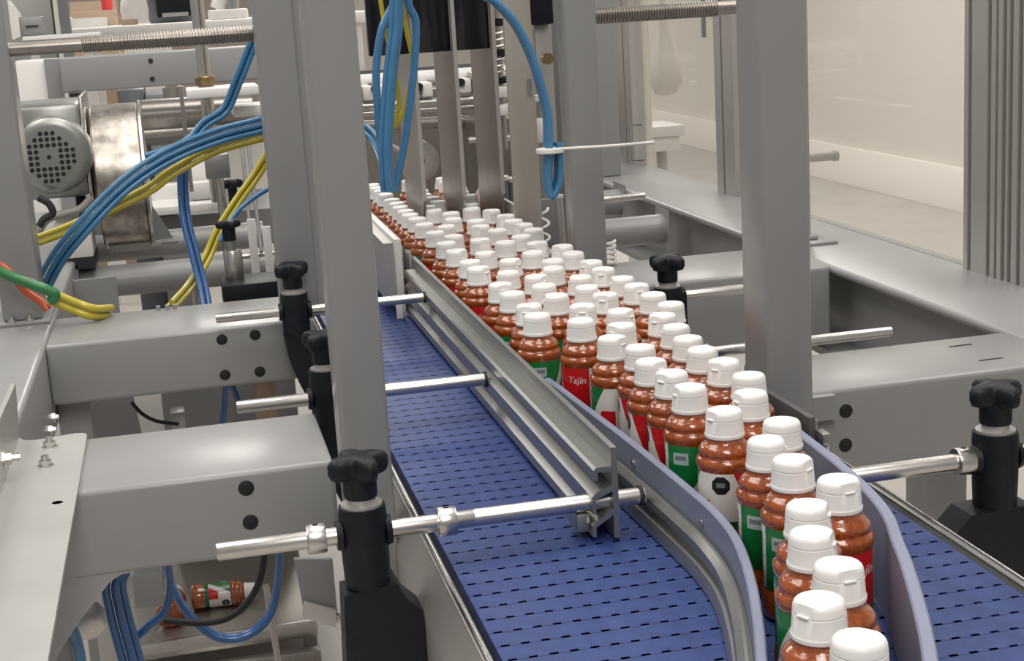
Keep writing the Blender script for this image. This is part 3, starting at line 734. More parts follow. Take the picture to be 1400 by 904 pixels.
hose('grey conduit arching from the motor towards its base', [(-0.314, 3.420, 0.125), (-0.290, 3.420, 0.152), (-0.253, 3.420, 0.161), (-0.218, 3.420, 0.169), (-0.192, 3.420, 0.191)], .009, GREYH, None, 'conduit')

# upper cross beam with two holes, far left
yb = 4.30
a = (-0.283, 4.300, 0.476); b2 = (0.292, 4.300, 0.478); lo = (-0.275, 4.300, 0.383)
t = beam('cross_beam', 'raised grey cross beam with two small black holes behind the threaded shaft', a[0], b2[0] + .1, yb, yb + .12, lo[2], a[2], (), .006, bev=.004)
for hp in ((-0.042, 4.299, 0.454), (-0.043, 4.299, 0.405)): obj('hole_plug', lathe(new(), [(.0065, 0), (.0065, .002)], hp, (0, -1, 0), 14), PLUG, t)
obj('black_latch', bx((-0.265, 4.300, 0.377)[0], (-0.236, 4.300, 0.375)[0], yb - .02, yb, lo[2] - .035, lo[2] - .002), PLUG, t)
t = thing('pillar', 'pale grey upright column left of the raised cross beam', 'column', ((-0.363, 4.400, 0.359)[0], 4.4, FZ))
obj('shaft', bx((-0.415, 4.400, 0.443)[0], (-0.289, 4.400, 0.434)[0], 4.42, 4.52, FZ, (-0.349, 4.400, 0.474)[2], bev=.01), WHITEP, t)
obj('side', bx((-0.330, 4.400, 0.437)[0], (-0.287, 4.400, 0.434)[0], 4.40, 4.42, FZ, (-0.349, 4.400, 0.474)[2]), GREY, t)

# vertical shaft, plate and block, left middle
t = thing('lift_shaft', 'vertical steel shaft with brass collar rising behind the threaded shaft', 'shaft', ((0.092, 3.900, 0.398)[0], 3.9, .1))
sx = (0.092, 3.900, 0.403)
obj('rod', cy((sx[0] - .002, 3.9, .10), (sx[0] - .004, 3.9, 1.0), .0165, seg=20), STEEL, t)
obj('collar', lathe(new(), [(.020, 0), (.025, .003), (.025, .022), (.020, .026)], (sx[0] - .002, 3.9, sx[2] - .01), seg=24), BRASS, t)
hz = (0.121, 3.860, 0.385)
solo('mounting_plate', bx((0.040, 3.860, 0.391)[0], (0.215, 3.860, 0.378)[0], 3.80, 3.96, hz[2] - .016, hz[2] + .006, bev=.002), WHITEM, 'white mounting plate around the vertical steel shaft', 'plate')
hz = (0.119, 3.950, 0.329)
solo('lower_plate', bx((0.152, 3.950, 0.327)[0], (0.305, 3.950, 0.315)[0], 3.9, 4.05, hz[2] - .02, hz[2] + .008, bev=.004), WHITEM, 'second white plate just below the shaft plate by the dark post', 'plate')
bc = (0.088, 3.500, 0.233)
t = thing('bearing_block', 'grey bearing block holding a short vertical steel rod', 'block', (bc[0], 3.5, .1))
obj('block', bx(bc[0] - .027, bc[0] + .027, 3.48, 3.54, bc[2] - .03, bc[2] + .025, bev=.003), ALU, t)
obj('rod', cy((bc[0] + .004, 3.51, .022), (bc[0] + .001, 3.51, bc[2]), .0105, seg=18), STEEL, t)
kc = (0.084, 2.980, 0.158)
t = thing('adjuster', 'steel adjuster cylinder with black star knob on a black block', 'adjuster', (kc[0], 2.98, .05))
k = obj('knob', knob_bm(new(), (kc[0], 2.98, kc[2]), .026, .015, .3), BLACK, t, ang=50)
obj('hub', cy((kc[0], 2.98, kc[2] - .025), (kc[0], 2.98, kc[2] + .004), .013, seg=20), BLACK, k)
obj('sleeve', cy((kc[0] + .001, 2.98, kc[2] - .045), (kc[0], 2.98, kc[2] - .024), .011, seg=20), ALU, t)
obj('cylinder', lathe(new(), [(.017, -.115), (.019, -.11), (.019, -.05), (.016, -.044)], (kc[0] + .003, 2.98, kc[2]), seg=28), STEEL, t)
obj('base_block', bx((0.059, 2.900, 0.045)[0], (0.169, 2.900, 0.034)[0], 2.90, 3.02, (0.105, 2.900, 0.009)[2], (0.109, 2.900, 0.057)[2], bev=.002), BLACK, t)
kd = (0.133, 4.000, 0.131)
t = thing('hand_knob', 'small distant black star knob between the bearing block and post', 'knob', (kd[0], 4.0, kd[2] - .03))
k = obj('knob', knob_bm(new(), (kd[0], 4.0, kd[2] - .01), .030, .022, .2), BLACK, t, ang=50)
obj('stem', cy((kd[0], 4.0, kd[2] - .06), (kd[0], 4.0, kd[2]), .012, seg=16), BLACK, t)
# white tray structure and dark slot behind
wz = (0.002, 3.950, 0.094)
t = thing('white_tray', 'white enamel machine tray with raised ledges behind the hanging hoses', 'tray', (wz[0], 4.0, .0))
obj('lower_rail', bx((-0.079, 3.950, 0.092)[0], (0.094, 3.950, 0.076)[0], 3.95, 4.02, (-0.000, 3.950, 0.071)[2], (0.002, 3.950, 0.092)[2], bev=.002), WHITEM, t)
obj('upper_rail', bx((-0.079, 4.200, 0.107)[0], (0.114, 4.200, 0.090)[0], 4.20, 4.26, (0.004, 4.200, 0.074)[2], (0.008, 4.200, 0.120)[2], bev=.002), WHITEM, t)
obj('left_deck', bx((-0.081, 4.020, 0.083)[0], (-0.008, 4.020, 0.077)[0], 4.02, 4.6, (-0.000, 3.950, 0.071)[2], (0.001, 3.950, 0.081)[2]), WHITEM, t)
obj('right_stand', bx((0.031, 4.300, 0.091)[0], (0.087, 4.300, 0.086)[0], 4.28, 4.34, (-0.000, 4.020, 0.061)[2] - .005, (0.016, 4.300, 0.184)[2], bev=.003), WHITEM, t)
solo('dark_trough', bx(-.24, .32, 4.03, 4.9, -.04, (-0.000, 4.020, 0.061)[2] - .006), GREY2, 'dark grey machine trough below the white tray', 'trough')
solo('roller', cy((-0.084, 4.550, 0.292), (0.233, 4.550, 0.289), .045, seg=28), STAIN, 'pale stainless roller right of the drum behind the vertical shaft', 'roller')
t = thing('roller', 'lower stainless roller behind the sweeping blue hoses', 'roller', (0.072, 4.860, 0.215))
obj('drum', cy((-0.097, 4.860, 0.212), (0.244, 4.860, 0.215), .035, seg=28), STAIN, t)
for p in ((-0.092, 4.860, 0.212), (0.239, 4.860, 0.216)): obj('end_bracket', bx(p[0] - .004, p[0] + .004, 4.83, 4.89, .10, p[2] + .03), GREY2, t)
solo('thin_post', bx((0.023, 4.000, 0.333)[0], (0.034, 4.000, 0.332)[0], 4.0, 4.012, .12, (0.034, 4.000, 0.392)[2]), STAIN, 'thin steel upright left of the vertical shaft', 'post')
for q, (xa, xb, lab) in enumerate(((332, 345, 'thin dark rod slanting in front of pale bracket near dark post'), (341, 356, 'second thin dark rod slanting beside the dark post'))):
    solo('thin_rod', cy((0.152, 3.600, 0.279) if q == 0 else (0.166, 3.600, 0.278), (0.143, 3.400, 0.031) if q == 0 else (0.164, 3.400, 0.038), .0045, seg=10), GREY2, lab, 'rod')
t = thing('thin_rail', 'thin pale rail on two stubs beside the steel adjuster cylinder', 'rod', (0.152, 3.440, 0.024))
obj('rail', cy((0.111, 3.440, 0.025), (0.206, 3.440, 0.028), .006, seg=12), STEEL, t)
for p in ((0.116, 3.440, 0.024), (0.199, 3.440, 0.028)): obj('stub', cy((p[0], 3.47, -.01), p, .004, seg=8), STEEL, t)
t = thing('side_bracket', 'pale bracket plates between the adjuster and the dark post', 'bracket', ((0.156, 3.300, 0.062)[0], 3.3, .03))
for (xa, xb, ya, yb2) in ((336, 350, 300, 380), (357, 372, 310, 385)):
    c0 = (0.143, 3.300, 0.128) if xa == 336 else (0.174, 3.300, 0.109); c1 = (0.135, 3.300, -0.001) if xa == 336 else (0.171, 3.300, -0.013)
    obj('plate', bx(c0[0] - .009, c0[0] + .009, 3.3, 3.31, c1[2], c0[2], bev=.001), WHITEM, t)
solo('beige_panel', bx((0.136, 4.500, 0.189)[0], (0.252, 4.500, 0.179)[0], 4.5, 4.52, (-0.000, 4.020, 0.061)[2] - .006, (0.194, 4.500, 0.244)[2]), WALLM, 'beige panel behind the slanting thin rods', 'panel')

# ---------------------------------------------------------------- far machine behind the dividers
t = thing('far_machine', 'far machine frame with bright steel bars behind the lane dividers', 'machine', ((0.804, 4.600, 0.284)[0], 4.6, FZ))
FB = [
 ((0.515, 4.600, 0.342), (1.179, 4.600, 0.338), .022, WHITEM),
 ((0.498, 4.500, 0.273), (1.149, 4.500, 0.266), .014, STEEL),
 ((0.496, 4.500, 0.253), (1.148, 4.500, 0.246), .008, STEEL),
 ((0.523, 4.700, 0.297), (1.202, 4.700, 0.292), .012, STEEL),
 ((0.515, 4.700, 0.196), (1.196, 4.700, 0.181), .022, STAIN),
 ((0.848, 4.400, 0.157), (1.117, 4.400, 0.154), .010, STEEL)]
for p, q, r, m in FB: obj('bar', cy(p, q, r, seg=18), m, t)
for p in ((0.510, 4.600, 0.328), (0.908, 4.600, 0.299), (1.181, 4.600, 0.280)): obj('upright', bx(p[0] - .015, p[0] + .015, 4.38, 4.74, FZ, p[2] + .05, bev=.003), STAIN, t)
for p in ((0.574, 4.550, 0.321), (0.623, 4.550, 0.320), (0.712, 4.550, 0.320), (0.752, 4.550, 0.319), (0.843, 4.550, 0.324), (0.870, 4.550, 0.322)):
    obj('fitting', bx(p[0] - .018, p[0] + .014, 4.48, 4.60, p[2] - .03, p[2] + .012, bev=.004), WHITEM, t)
for p in ((0.592, 4.500, 0.324), (0.724, 4.500, 0.321), (0.852, 4.500, 0.325)):
    obj('dark_joint', cy((p[0], 4.47, p[2]), (p[0], 4.62, p[2]), .012, seg=12), PLUG, t)
a = (0.715, 4.950, 0.221); b2 = (1.100, 4.950, 0.037)
solo('back_panel', bx(a[0] - .12, b2[0] + .15, 4.95, 4.97, -.1, a[2]), STAIN, 'dull stainless back panel behind the lane dividers', 'panel')
a = (0.972, 8.000, 0.248); b2 = (1.593, 8.000, 0.596)
solo('far_screen', bx(a[0] - .2, b2[0] + .3, 8.0, 8.05, -.9, a[2] - .02), SLATE, 'slate grey low screen far behind the dividers', 'panel')
pw = (0.592, 3.750, 0.177)
t = thing('pulley', 'steel pulley wheel half hidden behind the middle divider', 'pulley', (pw[0], 3.75, pw[2] - .05))
obj('rim', lathe(new(), [(.040, -.010), (.052, -.010), (.052, -.006), (.046, 0), (.052, .006), (.052, .010), (.040, .010)], (pw[0], 3.75, pw[2]), (0, 1, 0), 36), STEEL, t)
obj('web', lathe(new(), [(.012, -.004), (.042, -.004), (.042, .004), (.012, .004)], (pw[0], 3.75, pw[2]), (0, 1, 0), 24), STAIN, t)
obj('hub', lathe(new(), [(.014, -.014), (.014, .014)], (pw[0], 3.75, pw[2]), (0, 1, 0), 16), BLACK, t)
obj('axle', cy((pw[0], 3.75, pw[2]), (pw[0], 4.689, pw[2]), .007, seg=10), STEEL, t)
# instrument stack with springs left of the beige plate
ic = (0.781, 3.600, 0.441)
t = thing('spring_unit', 'spring-wrapped steel unit with black collars left of the beige plate', 'spring unit', (ic[0], 3.6, .3))
obj('core', cy((ic[0], 3.6, (0.766, 3.600, 0.204)[2]), (ic[0] - .004, 3.6, .75), .011, seg=16), STAIN, t)
zt0 = (0.778, 3.600, 0.380)[2]; zt1 = (0.786, 3.600, 0.518)[2]
sp = [(ic[0] + .015 * math.cos(k * 2 * PI / 8), 3.6 + .015 * math.sin(k * 2 * PI / 8), zt0 + (zt1 - zt0) * k / 72) for k in range(73)]
obj('spring', tube(new(), sp, .0028, 6, 1, False), STEEL, t)
for zz in ((0.781, 3.600, 0.437)[2], (0.786, 3.600, 0.510)[2], (0.777, 3.600, 0.371)[2]): obj('collar', lathe(new(), [(.020, -.008), (.020, .008)], (ic[0], 3.6, zz), seg=20), BLACK, t)
for zz in ((0.775, 3.600, 0.345)[2], (0.773, 3.600, 0.301)[2]): obj('block', bx(ic[0] - .028, ic[0] + .028, 3.58, 3.62, zz - .014, zz + .012, bev=.002), WHITEM, t)
for q, px in enumerate((672, 690, 700)):
    c = ((0.684, 3.300, 0.178), (0.714, 3.300, 0.169), (0.730, 3.300, 0.164))[q]
    t = thing('guide_pin', 'upright steel guide pin with pale tip by the right lane guide', 'pin', (c[0], 3.3, .10), 'guide pins by the lane guide')
    obj('pin', cy((c[0], 3.3, .10), (c[0], 3.3, c[2]), .008, seg=14), GREY2, t)
    obj('tip', lathe(new(), [(.010, -.004), (.010, .004), (.006, .007)], c, seg=14), WHITEP, t)
# uprights right of the beige plate
pc = (0.781, 3.100, 0.406)
t = thing('sensor_post', 'pale upright post with brass fitting behind the hose loop', 'post', (pc[0], 3.1, .1))
obj('column', bx((0.753, 3.100, 0.332)[0], (0.790, 3.100, 0.329)[0], 3.1, 3.15, .12, (0.784, 3.100, 0.508)[2], bev=.003), ALUL, t)
obj('black_head', bx((0.738, 3.080, 0.529)[0], (0.788, 3.080, 0.526)[0], 3.07, 3.12, (0.763, 3.080, 0.508)[2], .66, bev=.003), BLACK, t)
obj('fitting', lathe(new(), [(.012, -.008), (.012, .008)], (0.767, 3.060, 0.438), (0, -1, 0), 12), BRASS, t)
obj('clip', bx((0.736, 3.080, 0.360)[0], (0.761, 3.080, 0.358)[0], 3.06, 3.1, (0.748, 3.080, 0.352)[2], (0.749, 3.080, 0.364)[2]), WHITEP, t)
obj('valve', lathe(new(), [(.010, -.05), (.012, -.04), (.012, -.01), (.008, .0)], (0.744, 3.060, 0.317), seg=14), WHITEP, t)
obj('stripe_plate', bx((0.730, 3.050, 0.107)[0], (0.773, 3.050, 0.103)[0], 3.04, 3.06, .02, (0.751, 3.050, 0.149)[2], bev=.002), GREY2, t)
solo('dark_column', bx((0.836, 3.300, 0.314)[0], (0.892, 3.300, 0.310)[0], 3.3, 3.36, -.05, .9, bev=.004), GREY2, 'dark grey column just left of the middle square post', 'column')
pp = (0.750, 2.950, 0.166)
t = thing('spring_pin', 'short pale vertical pin standing before the dark column', 'pin', (pp[0], 2.95, .05))
obj('pin', cy((pp[0] + .003, 2.95, .05), (pp[0], 2.95, pp[2]), .0065, seg=12), ALUL, t)
obj('tip', lathe(new(), [(.008, -.003), (.008, .003)], pp, seg=12), WHITEP, t)
for px, lab in ((743, 'coiled pale spring below the hose loop'), (836, 'coiled pale spring right of the middle square post')):
    c0 = (0.706, 2.920, 0.096) if px == 743 else (0.793, 2.750, 0.048); c1 = (0.709, 2.920, 0.148) if px == 743 else (0.796, 2.750, 0.098)
    n = 40; yy = c0[1]; zb0 = .003 if px == 743 else BT
    sp = [(c0[0] + .011 * math.cos(k * 2 * PI / 8), yy + .011 * math.sin(k * 2 * PI / 8), zb0 + (c1[2] - zb0) * k / n) for k in range(n + 1)]
    solo('coil_spring', tube(new(), sp, .0030, 6, 1, False), WHITEP, lab, 'spring')

# ---------------------------------------------------------------- slotted profiles and clear panels on the right
def slot_profile(label, x, y0, y1, z0, z1, slots):
    """upright extrusion, slots cut into the side facing the belt"""
    t = thing('slotted_profile', label, 'profile', (x + .02, (y0 + y1) / 2, z0))
    poly = [(x, y0)]
    for s in slots: poly += [(x, s - .006), (x + .026, s - .006), (x + .026, s + .006), (x, s + .006)]
    poly += [(x, y1), (x + .04, y1), (x + .04, y0)]
    obj('extrusion', prism(new(), poly, 'xy', z0, z1), ALUL, t)
    return t
PX = 1.336
slot_profile('pale slotted upright profile at the right panel, front one of the pair', PX, 2.185, 2.275, BT, 1.5, (2.208, 2.236, 2.256))
slot_profile('pale slotted upright profile at the right panel, behind its twin', PX, 2.283, 2.385, BT, 1.5, (2.303, 2.366))
slot_profile('slotted upright profile seen between the wide post and clear panel', PX, (1.336, 3.488, 0.265)[1], (1.336, 3.616, 0.258)[1], BT, 1.5, ((1.336, 3.564, 0.261)[1],))
slot_profile('thin slotted upright profile right of the middle square post', PX, (1.336, 4.326, 0.216)[1], (1.336, 4.494, 0.206)[1], BT, 1.5, ((1.336, 4.393, 0.212)[1],))
pn = thing('clear_panel', 'clear guard panel between the slotted profiles behind the wide post', 'panel', (1.354, 2.9, BT))
obj('pane', bx(1.352, 1.356, 2.385, (1.336, 3.488, 0.265)[1], BT, 1.5), GLASS, pn)
pn = thing('clear_panel', 'clear guard door panel with small dark pull handle behind the posts', 'panel', (1.354, 4.0, BT))
obj('pane', bx(1.352, 1.356, (1.336, 3.616, 0.258)[1], (1.336, 4.326, 0.216)[1], BT, 1.5), GLASS, pn)
hh = (1.318, 4.190, 0.120)
hb = tube(new(), [(1.352, hh[1] + .10, (1.318, 4.246, 0.175)[2]), (1.318, hh[1] + .10, (1.318, 4.246, 0.175)[2]), (1.318, hh[1] + .09, (1.318, 4.260, 0.071)[2]), (1.352, hh[1] + .09, (1.318, 4.260, 0.071)[2])], .006, 8, 1, False)
obj('handle', hb, GREY2, pn)

# things behind the clear panels
tb = (2.043, 5.909, -0.050)
t = thing('white_stand', 'white box on a stand seen through the clear door panel', 'stand', ((2.167, 6.500, -0.106)[0], 6.5, FZ))
obj('top_box', bx((2.101, 6.500, -0.101)[0], (2.254, 6.500, -0.113)[0], 6.5, 6.8, (2.178, 6.500, -0.097)[2], (2.180, 6.500, -0.047)[2], bev=.008), WHITEP, t)
obj('body_box', bx((2.106, 6.520, -0.136)[0], (2.235, 6.520, -0.146)[0], 6.52, 6.8, (2.175, 6.500, -0.163)[2], (2.178, 6.500, -0.097)[2], bev=.006), WHITEP, t)
obj('leg', cy(((2.189, 6.600, -0.216)[0], 6.65, FZ), ((2.189, 6.600, -0.216)[0], 6.65, (2.191, 6.600, -0.169)[2]), .025, seg=14), ALUL, t)
hg = (2.337, 7.000, 0.298)
t = thing('hanging_bag', 'whitish translucent bag hanging behind the clear door panel', 'bag', (hg[0], 7.0, (2.316, 7.000, 0.048)[2]))
zb = (2.316, 7.000, 0.048)[2]
bm = lathe(new(), [(.01, 0), (.05, .015), (.075, .06), (.075, .13), (.055, .22), (.03, .32), (.018, .45), (.014, .70)], (hg[0], 7.0, zb), seg=20)
for v in bm.verts: v.co.x += .006 * math.sin(v.co.z * 90 + v.co.y * 60)
obj('bag', bm, mat('cloudy_bag', (.62, .59, .54), .35), t)
obj('strap', bx(hg[0] - .01, hg[0] + .01, 6.995, 7.005, zb + .68, 1.6), WHITEP, t)
for q, (xa, lab) in enumerate(((862, 'first white strip of the strip curtain beside the door handle'), (874, 'second white strip of the strip curtain beside the door handle'), (886, 'third white strip of the strip curtain beside the door handle'))):
    c = ((1.847, 6.000, 0.079), (1.884, 6.000, 0.076), (1.922, 6.000, 0.073))[q]
    bm = lathe(new(), [(.035, FZ), (.035, 1.8)], (c[0], 6.0 + q * .03, 0), seg=16)
    for v in bm.verts: v.co.y = 6.0 + q * .03 + (v.co.y - 6.0 - q * .03) * .3
    solo('curtain_strip', bm, WALLM, lab, 'strip')
kn = (2.899, 6.400, -0.236)
t = thing('wall_spout', 'grey pipe spout seen at the wide post edge through the clear panel', 'pipe', (kn[0], 6.4, kn[2] - .02))
obj('pipe', cy((kn[0] - .20, 6.4, kn[2]), (kn[0] + .035, 6.4, kn[2]), .02, seg=18), ALUL, t); obj('lip', cy((kn[0] + .03, 6.4, kn[2]), (kn[0] + .05, 6.4, kn[2]), .024, seg=18), ALUL, t)
pr2 = (2.612, 7.200, 0.348)
solo('ceiling_rod', cy((pr2[0], 7.2, pr2[2] - .04), (pr2[0], 7.2, 1.6), .012, seg=12), GREY2, 'thin grey rod hanging before the bright wall', 'rod')

# ---------------------------------------------------------------- far background, upper left
def zt(p): return p[2]
a = (-0.461, 8.000, 0.506); b2 = (0.471, 8.000, 0.514)
t = thing('work_table', 'long white work table far behind the threaded shaft', 'table', ((a[0] + b2[0]) / 2, 8.2, FZ))
obj('top', bx(a[0], b2[0] + .6, 8.0, 9.2, (-0.009, 8.000, 0.514)[2] - .04, (-0.007, 8.000, 0.536)[2], bev=.01), WHITEM, t)
for lx in (a[0] + .05, b2[0] + .5):
    for ly in (8.05, 9.1): obj('leg', bx(lx, lx + .05, ly, ly + .05, FZ, (-0.009, 8.000, 0.514)[2] - .04), WHITEM, t)
TZ = (-0.007, 8.000, 0.536)[2]
c0 = (-0.449, 8.300, 0.588); c1 = (-0.258, 8.300, 0.576)
for q, (xa, xb, hh2, m, lab) in enumerate((( -.02, .17, .05, WHITEM, 'open white carton at the left on the far table'), (.24, .32, .030, CARD, 'low brown carton on the far white table'))):
    t = thing('carton', lab, 'box', (c0[0] + (xa + xb) / 2, 8.4, TZ)); x0 = c0[0] + xa; x1 = c0[0] + xb
    obj('box', bx(x0, x1, 8.3, 8.55, TZ, TZ + hh2), m, t)
    obj('flap', prism(new(), [(x0, TZ + hh2), (x0 + .004, TZ + hh2), (x0 - .045, TZ + hh2 + .05), (x0 - .05, TZ + hh2 + .05)], 'xz', 8.3, 8.55), m, t)
rc = (-0.308, 9.400, 0.659)
solo('red_bottle', lathe(new(), [(.028, 0), (.032, .01), (.032, .10), (.02, .13), (.012, .14), (.012, .19)], (rc[0], 9.4, (-0.312, 9.400, 0.625)[2]), seg=18), RED, 'red bottle standing behind the cartons on the far shelf', 'bottle')
a = (-0.536, 9.600, 0.631); b2 = (-0.265, 9.600, 0.640)
solo('far_shelf', bx(a[0], b2[0], 9.35, 9.7, FZ, (-0.312, 9.400, 0.625)[2], bev=.004), CARD, 'brown far shelf unit under the red bottle', 'shelf')
# slate machine window
a = (-0.053, 7.600, 0.527); b2 = (0.186, 7.600, 0.654)
t = thing('slate_machine', 'slate grey machine cabinet on the far table beside person in white', 'machine', ((a[0] + b2[0]) / 2, 8.3, TZ))
obj('cabinet', bx((-0.062, 8.250, 0.546)[0], (0.204, 8.250, 0.529)[0], 8.25, 8.7, TZ, TZ + .5, bev=.01), SLATE, t)
obj('window', bx((-0.021, 8.240, 0.581)[0], (0.155, 8.240, 0.570)[0], 8.235, 8.25, TZ + .03, TZ + .35), BLACKG, t)
obj('tray', bx((0.004, 8.220, 0.564)[0], (0.138, 8.220, 0.556)[0], 8.20, 8.235, TZ + .03, TZ + .05), ALU, t)
# white arm equipment near dark post
t = thing('white_robot_arm', 'white jointed machine arm beside the dark post on the far table', 'machine', ((0.253, 7.000, 0.563)[0], 8.1, TZ))
obj('arm', tube(new(), [((0.282, 8.150, 0.543)[0], 8.15, TZ + .052), (0.290, 8.150, 0.584), (0.313, 8.150, 0.628), (0.381, 8.150, 0.668)], .045, 14), WHITEP, t)
obj('nozzle', cy((0.366, 8.100, 0.542), (0.371, 8.100, 0.661), .03, seg=16), GREY, t)
obj('nozzle_ring', cy((0.366, 8.100, 0.535), (0.369, 8.100, 0.568), .045, seg=18), BLACK, t)
obj('foot', bx((0.238, 8.120, 0.528)[0], (0.439, 8.120, 0.504)[0], 8.05, 8.3, TZ, TZ + .05, bev=.01), WHITEP, t)
# left cabinet, glazed door and device
a = (-0.616, 6.400, 0.501); b2 = (-0.422, 6.400, 0.546)
t = thing('grey_cabinet', 'tall grey cabinet far left with glazed frame at its side', 'cabinet', ((a[0] + b2[0]) / 2, 6.8, FZ))
obj('body', bx(a[0] - .3, (-0.430, 6.500, 0.604)[0], 6.5, 7.4, FZ, 1.6, bev=.01), ALU, t)
obj('white_edge', bx((-0.424, 6.500, 0.604)[0], (-0.407, 6.500, 0.602)[0], 6.5, 6.56, FZ, 1.6), WHITEP, t)
obj('dark_frame', bx((-0.407, 6.500, 0.602)[0], (-0.367, 6.500, 0.600)[0], 6.5, 6.58, FZ, 1.6), GREY2, t)
a = (-0.495, 5.600, 0.532); b2 = (-0.408, 5.600, 0.597)
t = thing('sensor_box', 'small grey device box with dark face left of the glazed frame', 'device', ((a[0] + b2[0]) / 2, 5.7, a[2]))
obj('box', bx(a[0], b2[0], 5.6, 5.75, a[2], b2[2], bev=.008), GREY, t)
obj('face', bx(a[0] + .03, b2[0] - .015, 5.592, 5.6, a[2] + .03, b2[2] - .03), PLUG, t)
obj('hood', prism(new(), [(a[0] - .04, a[2] - .02), (a[0] + .01, a[2]), (a[0] + .01, b2[2] + .01), (a[0] - .02, b2[2] + .06)], 'xz', 5.58, 5.72), WHITEP, t)
obj('stand', bx(a[0] + .03, b2[0] - .03, 5.64, 5.7, FZ, a[2]), WHITEP, t)
solo('far_tray', bx((-0.466, 5.400, 0.527)[0], (-0.212, 5.400, 0.531)[0], 5.4, 5.56, (-0.335, 5.400, 0.524)[2] - .02, (-0.334, 5.400, 0.531)[2], bev=.004), WHITEM, 'white tray edge just above the smooth end of the threaded shaft', 'tray')
solo('dark_cart', bx((-0.190, 5.800, 0.350)[0], (-0.091, 5.800, 0.343)[0], 5.8, 6.2, FZ, (-0.149, 5.800, 0.315)[2], bev=.01), SLATE, 'dark slate cart below the raised cross beam', 'cart')
solo('dark_cart', bx((-0.088, 5.600, 0.299)[0], (0.035, 5.600, 0.290)[0], 5.6, 6.0, FZ, (-0.031, 5.600, 0.300)[2], bev=.01), GREY2, 'dull grey cart right of the slate cart below the raised beam', 'cart')
vp = (0.013, 5.000, 0.326)
t = thing('pipe_valve', 'thin stainless pipe topped by a round pale valve beside thin upright', 'valve', (vp[0], 5.0, FZ))
obj('pipe', cy((vp[0], 5.0, FZ), (vp[0], 5.0, vp[2] - .03), .012, seg=12), STAIN, t)
obj('valve', lathe(new(), [(.02, -.03), (.035, -.02), (.035, .02), (.02, .03), (.015, .05)], vp, (0, 0, 1), 16), STAIN, t)

# person in white coat far behind the table
def person(x, y):
    h = 1.66; z0 = FZ
    t = thing('person', 'person in white hooded coat standing far behind the white work table, turned away', 'person', (x, y, z0))
    me = bpy.data.meshes.new('body'); V = []; E = []; R = []
    def add(p, r, par=None):
        V.append((p[0], p[1], p[2])); R.append(r)
        if par is not None: E.append((par, len(V) - 1))
        return len(V) - 1
    pel = add((0, 0, .88), (.17, .13)); wa = add((0, 0, 1.05), (.155, .12), pel); ch = add((0, -.01, 1.25), (.175, .125), wa); sh = add((0, 0, 1.38), (.12, .09), ch)
    nk = add((0, .01, 1.45), (.065, .065), sh); hd = add((0, .03, 1.56), (.10, .115), nk); tp = add((0, .03, 1.66), (.075, .085), hd)
    for s in (-1, 1):
        s1 = add((s * .185, 0, 1.34), (.078, .078), sh); e1 = add((s * .26, .06, 1.06), (.056, .056), s1); w1 = add((s * .20, .27, .98), (.040, .040), e1); f1 = add((s * .19, .35, .97), (.035, .022), w1)
        h1 = add((s * .10, 0, .84), (.10, .10), pel); k1 = add((s * .11, .01, .47), (.065, .065), h1); a1 = add((s * .11, -.02, .09), (.045, .045), k1); t1 = add((s * .12, .13, .04), (.045, .035), a1)
    me.from_pydata(V, E, []); me.update()
    o = bpy.data.objects.new('body', me); COL.objects.link(o); o.parent = t
    sk = o.modifiers.new('skin', 'SKIN'); o.modifiers.new('sub', 'SUBSURF').levels = 2; o.modifiers['sub'].render_levels = 2
    lay = me.skin_vertices[0] if len(me.skin_vertices) else None
    if lay is None:
        bmm = bmesh.new(); bmm.from_mesh(me); bmm.verts.layers.skin.verify(); bmm.to_mesh(me); bmm.free(); lay = me.skin_vertices[0]
    for i, r in enumerate(R): lay.data[i].radius = r; lay.data[i].use_root = (i == 0)
    me.materials.append(COAT)
    hood = lathe(new(), [(.125, 0), (.115, .06), (.122, .14), (.110, .22), (.07, .275), (.02, .29)], (0, .025, 1.40), seg=24)
    for v in hood.verts: v.co.y = .025 + (v.co.y - .025) * 1.1
    obj('hood', hood, COAT, t, ang=60, local=True)
    coat = lathe(new(), [(.25, .50), (.235, .80), (.205, 1.0), (.225, 1.22), (.20, 1.34), (.12, 1.42), (.07, 1.45)], (0, 0, 0), seg=28)
    for v in coat.verts: v.co.y *= .72
    obj('coat', coat, COAT, t, ang=60, local=True)
    face = lathe(new(), [(.03, 0), (.075, .04), (.085, .10), (.07, .17), (.03, .20)], (0, .075, 1.44), seg=18)
    f = obj('face', face, SKIN, t, ang=60, local=True)
    nose = bx(-.012, .012, .155, .182, 1.53, 1.57, bev=.006); obj('nose', nose, SKIN, f, local=True)
    for s in (-1, 1): obj('eye', lathe(new(), [(.004, 0), (.011, .004), (.004, .008)], (s * .032, .148, 1.575), (0, 1, 0), 10), WHITEP, f, local=True)
    obj('mouth', bx(-.022, .022, .150, .158, 1.497, 1.503), RED, f, local=True)
    return t
pp = (-0.229, 14.000, 0.726)
person(pp[0], 14.0)
# pinkish blur of cartons behind, far
solo('far_cartons', bx((-0.666, 12.000, 0.678)[0], (-0.321, 12.000, 0.657)[0], 12, 12.6, FZ, (-0.529, 12.000, 0.713)[2], bev=.01), CARD, 'brown carton stack far behind the work table', 'box')
solo('far_partition', bx(-6, (1.060, 21.000, 0.625)[0], 21, 21.1, FZ, 2.2), mat('rosy_partition', (.36, .29, .26), .7), 'rosy beige partition wall at the far end of the hall', 'partition')

